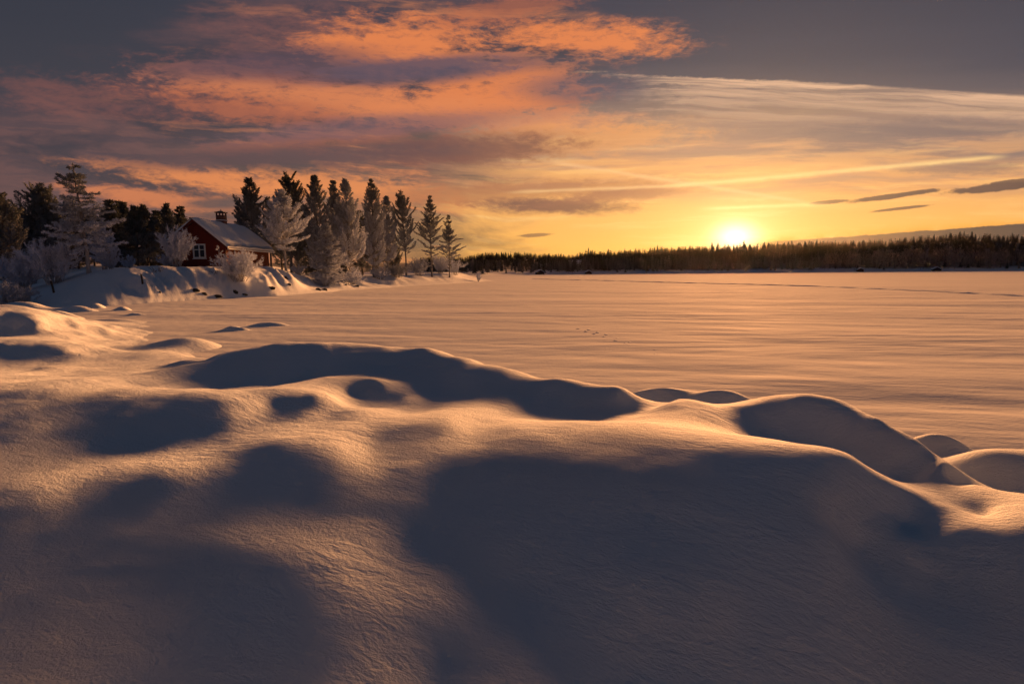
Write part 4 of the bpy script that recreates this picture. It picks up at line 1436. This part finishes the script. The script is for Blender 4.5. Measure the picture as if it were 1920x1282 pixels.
RK = [(297, 549, 5, 3, 'dark wet stone poking from the snow below the right-hand fence post'),
      (365, 545, 9, 4, 'flat black boulder, largest and leftmost of the bare rocks below the cabin window'),
      (380, 552, 7, 4, 'black boulder just right of and below the largest flat one'),
      (406, 556, 9, 4, 'wide jagged black rock at the waterline under the vase-shaped shrub'),
      (426, 555, 3, 3, 'tiny black stone between the jagged rock and the round boulder'),
      (440, 549, 6, 5, 'round black boulder under the right half of the vase-shaped shrub'),
      (457, 553, 8, 2.5, 'long low slab right of the round black boulder'),
      (509, 541, 7, 4, 'dark boulder in a hollow of the bank below the cabin end'),
      (541, 534, 4, 3, 'dark stone below the little stump right of the cabin'),
      (596, 544, 5, 4, 'left one of the paired dark rocks at the ice edge below the grove'),
      (609, 544, 5, 3.5, 'right one of the paired dark rocks at the ice edge below the grove'),
      (636, 535, 2.5, 2, 'small dark stone at the ice edge right of the paired rocks'),
      (648, 535, 2.5, 2, 'small dark stone, rightmost of the specks right of the paired rocks'),
      (668, 537, 5, 2, 'low dark rock at the foot of the bank below the frosted giant pine'),
      (866, 506, 6, 5, 'dark rounded boulder beside the alders on the point')]
for k, (px, py, w, h, lb) in enumerate(RK):
    rock(px, py, w, h, lb, 300 + k)
q = rock(536, 523, 3.5, 5, 'short dark stump on the slope between the cabin and the grove', 350, 'stump'); q['category'] = 'stump'; q.data.materials[0] = m_post
q = rock(298, 505, 4, 2, 'tuft of dead stalks on the crest above the right-hand fence post', 351, 'grass_tuft')
bpy.data.objects.remove(q)
# dead stalks
for (px, py, lb) in [(297, 509, 'tuft of dead stalks on the crest between the fence post and the cabin'), (399, 515, 'dead stalks at the left foot of the vase-shaped shrub')]:
    best = None
    for Yd in np.linspace(30, 80, 200):
        q = at_y(px, py, Yd)
        if q[2] <= ground(q[0], q[1]): best = q; break
    if best is None: continue
    rg = np.random.default_rng(int(px)); n = 16
    P = rg.normal(size=(n, 3)) * [.15, .1, 0]; D = rg.normal(size=(n, 3)) * [.25, .2, 0] + [0, 0, .35]
    m = MB(); m.segs(P - [0, 0, .1], P + D, .016, .008, .2); o = m.build('dead_stalks', m_bark); o.location = best; tag(o, lb, 'plant')


# ------------------------------------------------------------------ marks on the ice
def berm(name, P, w, h, jit, seed):
    rg = np.random.default_rng(seed)
    pts_ = np.array(P); n = len(pts_); d = np.gradient(pts_, axis=0); d /= np.linalg.norm(d, axis=1, keepdims=True)
    s = np.stack([-d[:, 1], d[:, 0]], 1)
    V = []
    offs = [(-w, -.06), (-w * .35, h), (0, -.03), (w * .35, h * .9), (w, -.06)]
    for k in range(n):
        j_ = 1 + rg.normal() * jit
        for o_, z_ in offs:
            V.append((pts_[k, 0] + s[k, 0] * o_, pts_[k, 1] + s[k, 1] * o_, z_ * (j_ if z_ > 0 else 1) + .035))
    T = []
    for k in range(n - 1):
        for a in range(4):
            p = k * 5 + a; T += [(p, p + 1, p + 6), (p, p + 6, p + 5)]
    m = MB(); m.add(V, T); o = m.build(name, m_snow, smooth=True); o['kind'] = 'structure'
    return o


def pathpts(L, step):
    w = [at_z(px, py, 0)[:2] for px, py in L]; out_ = []
    for a, b in zip(w[:-1], w[1:]):
        n = max(2, int(np.linalg.norm(b - a) / step))
        out_ += [a + (b - a) * k / n for k in range(n)]
    return out_ + [w[-1]]


berm('ski_track', pathpts([(1000, 523), (1120, 526), (1280, 530.5), (1420, 534), (1560, 538), (1750, 547), (1990, 558)], 1.2), .5, .065, .4, 1)
fp = pathpts([(1090, 616), (1150, 634), (1195, 648), (1250, 667), (1350, 692)], .42)
m = MB(); rg = np.random.default_rng(4)
for k, p_ in enumerate(fp):
    c = np.array([p_[0] + (.12 if k % 2 else -.12), p_[1] + rg.normal() * .08, .02]); n = 9
    a = np.linspace(0, 6.283, n, endpoint=False)
    ring1 = np.stack([c[0] + .08 * np.cos(a), c[1] + .07 * np.sin(a), np.full(n, -.03)], 1)
    ring2 = np.stack([c[0] + .05 * np.cos(a), c[1] + .04 * np.sin(a), .006 + .008 * rg.random(n)], 1)
    cen = np.array([[c[0], c[1], .0]])
    T = []
    for q in range(n):
        q2 = (q + 1) % n; T += [(q, q2, n + q2), (q, n + q2, n + q), (n + q, n + q2, 2 * n)]
    m.add(np.concatenate([ring1, ring2, cen]), T)
o = m.build('footprints', m_snow, smooth=True); o['kind'] = 'stuff'; o['label'] = 'trail of old footprints crossing the lit lake snow'; o['category'] = 'footprints'

# ------------------------------------------------------------------ air
m_haze = bpy.data.materials.new('haze_air'); m_haze.use_nodes = True
nt = m_haze.node_tree
for n in list(nt.nodes): nt.nodes.remove(n)
out = nt.nodes.new('ShaderNodeOutputMaterial')
pv = nt.nodes.new('ShaderNodeVolumePrincipled')
pv.inputs['Color'].default_value = (.93, .90, .92, 1)
pv.inputs['Density'].default_value = 0.0000032
pv.inputs['Anisotropy'].default_value = 0.86
nt.links.new(pv.outputs[0], out.inputs[1])
m = MB(); m.box(-1150, 1150, -1150, 1150, -24, 58)
o = m.build('haze', m_haze); o['kind'] = 'stuff'; o['label'] = 'thin evening haze over the whole lake'; o['category'] = 'haze'
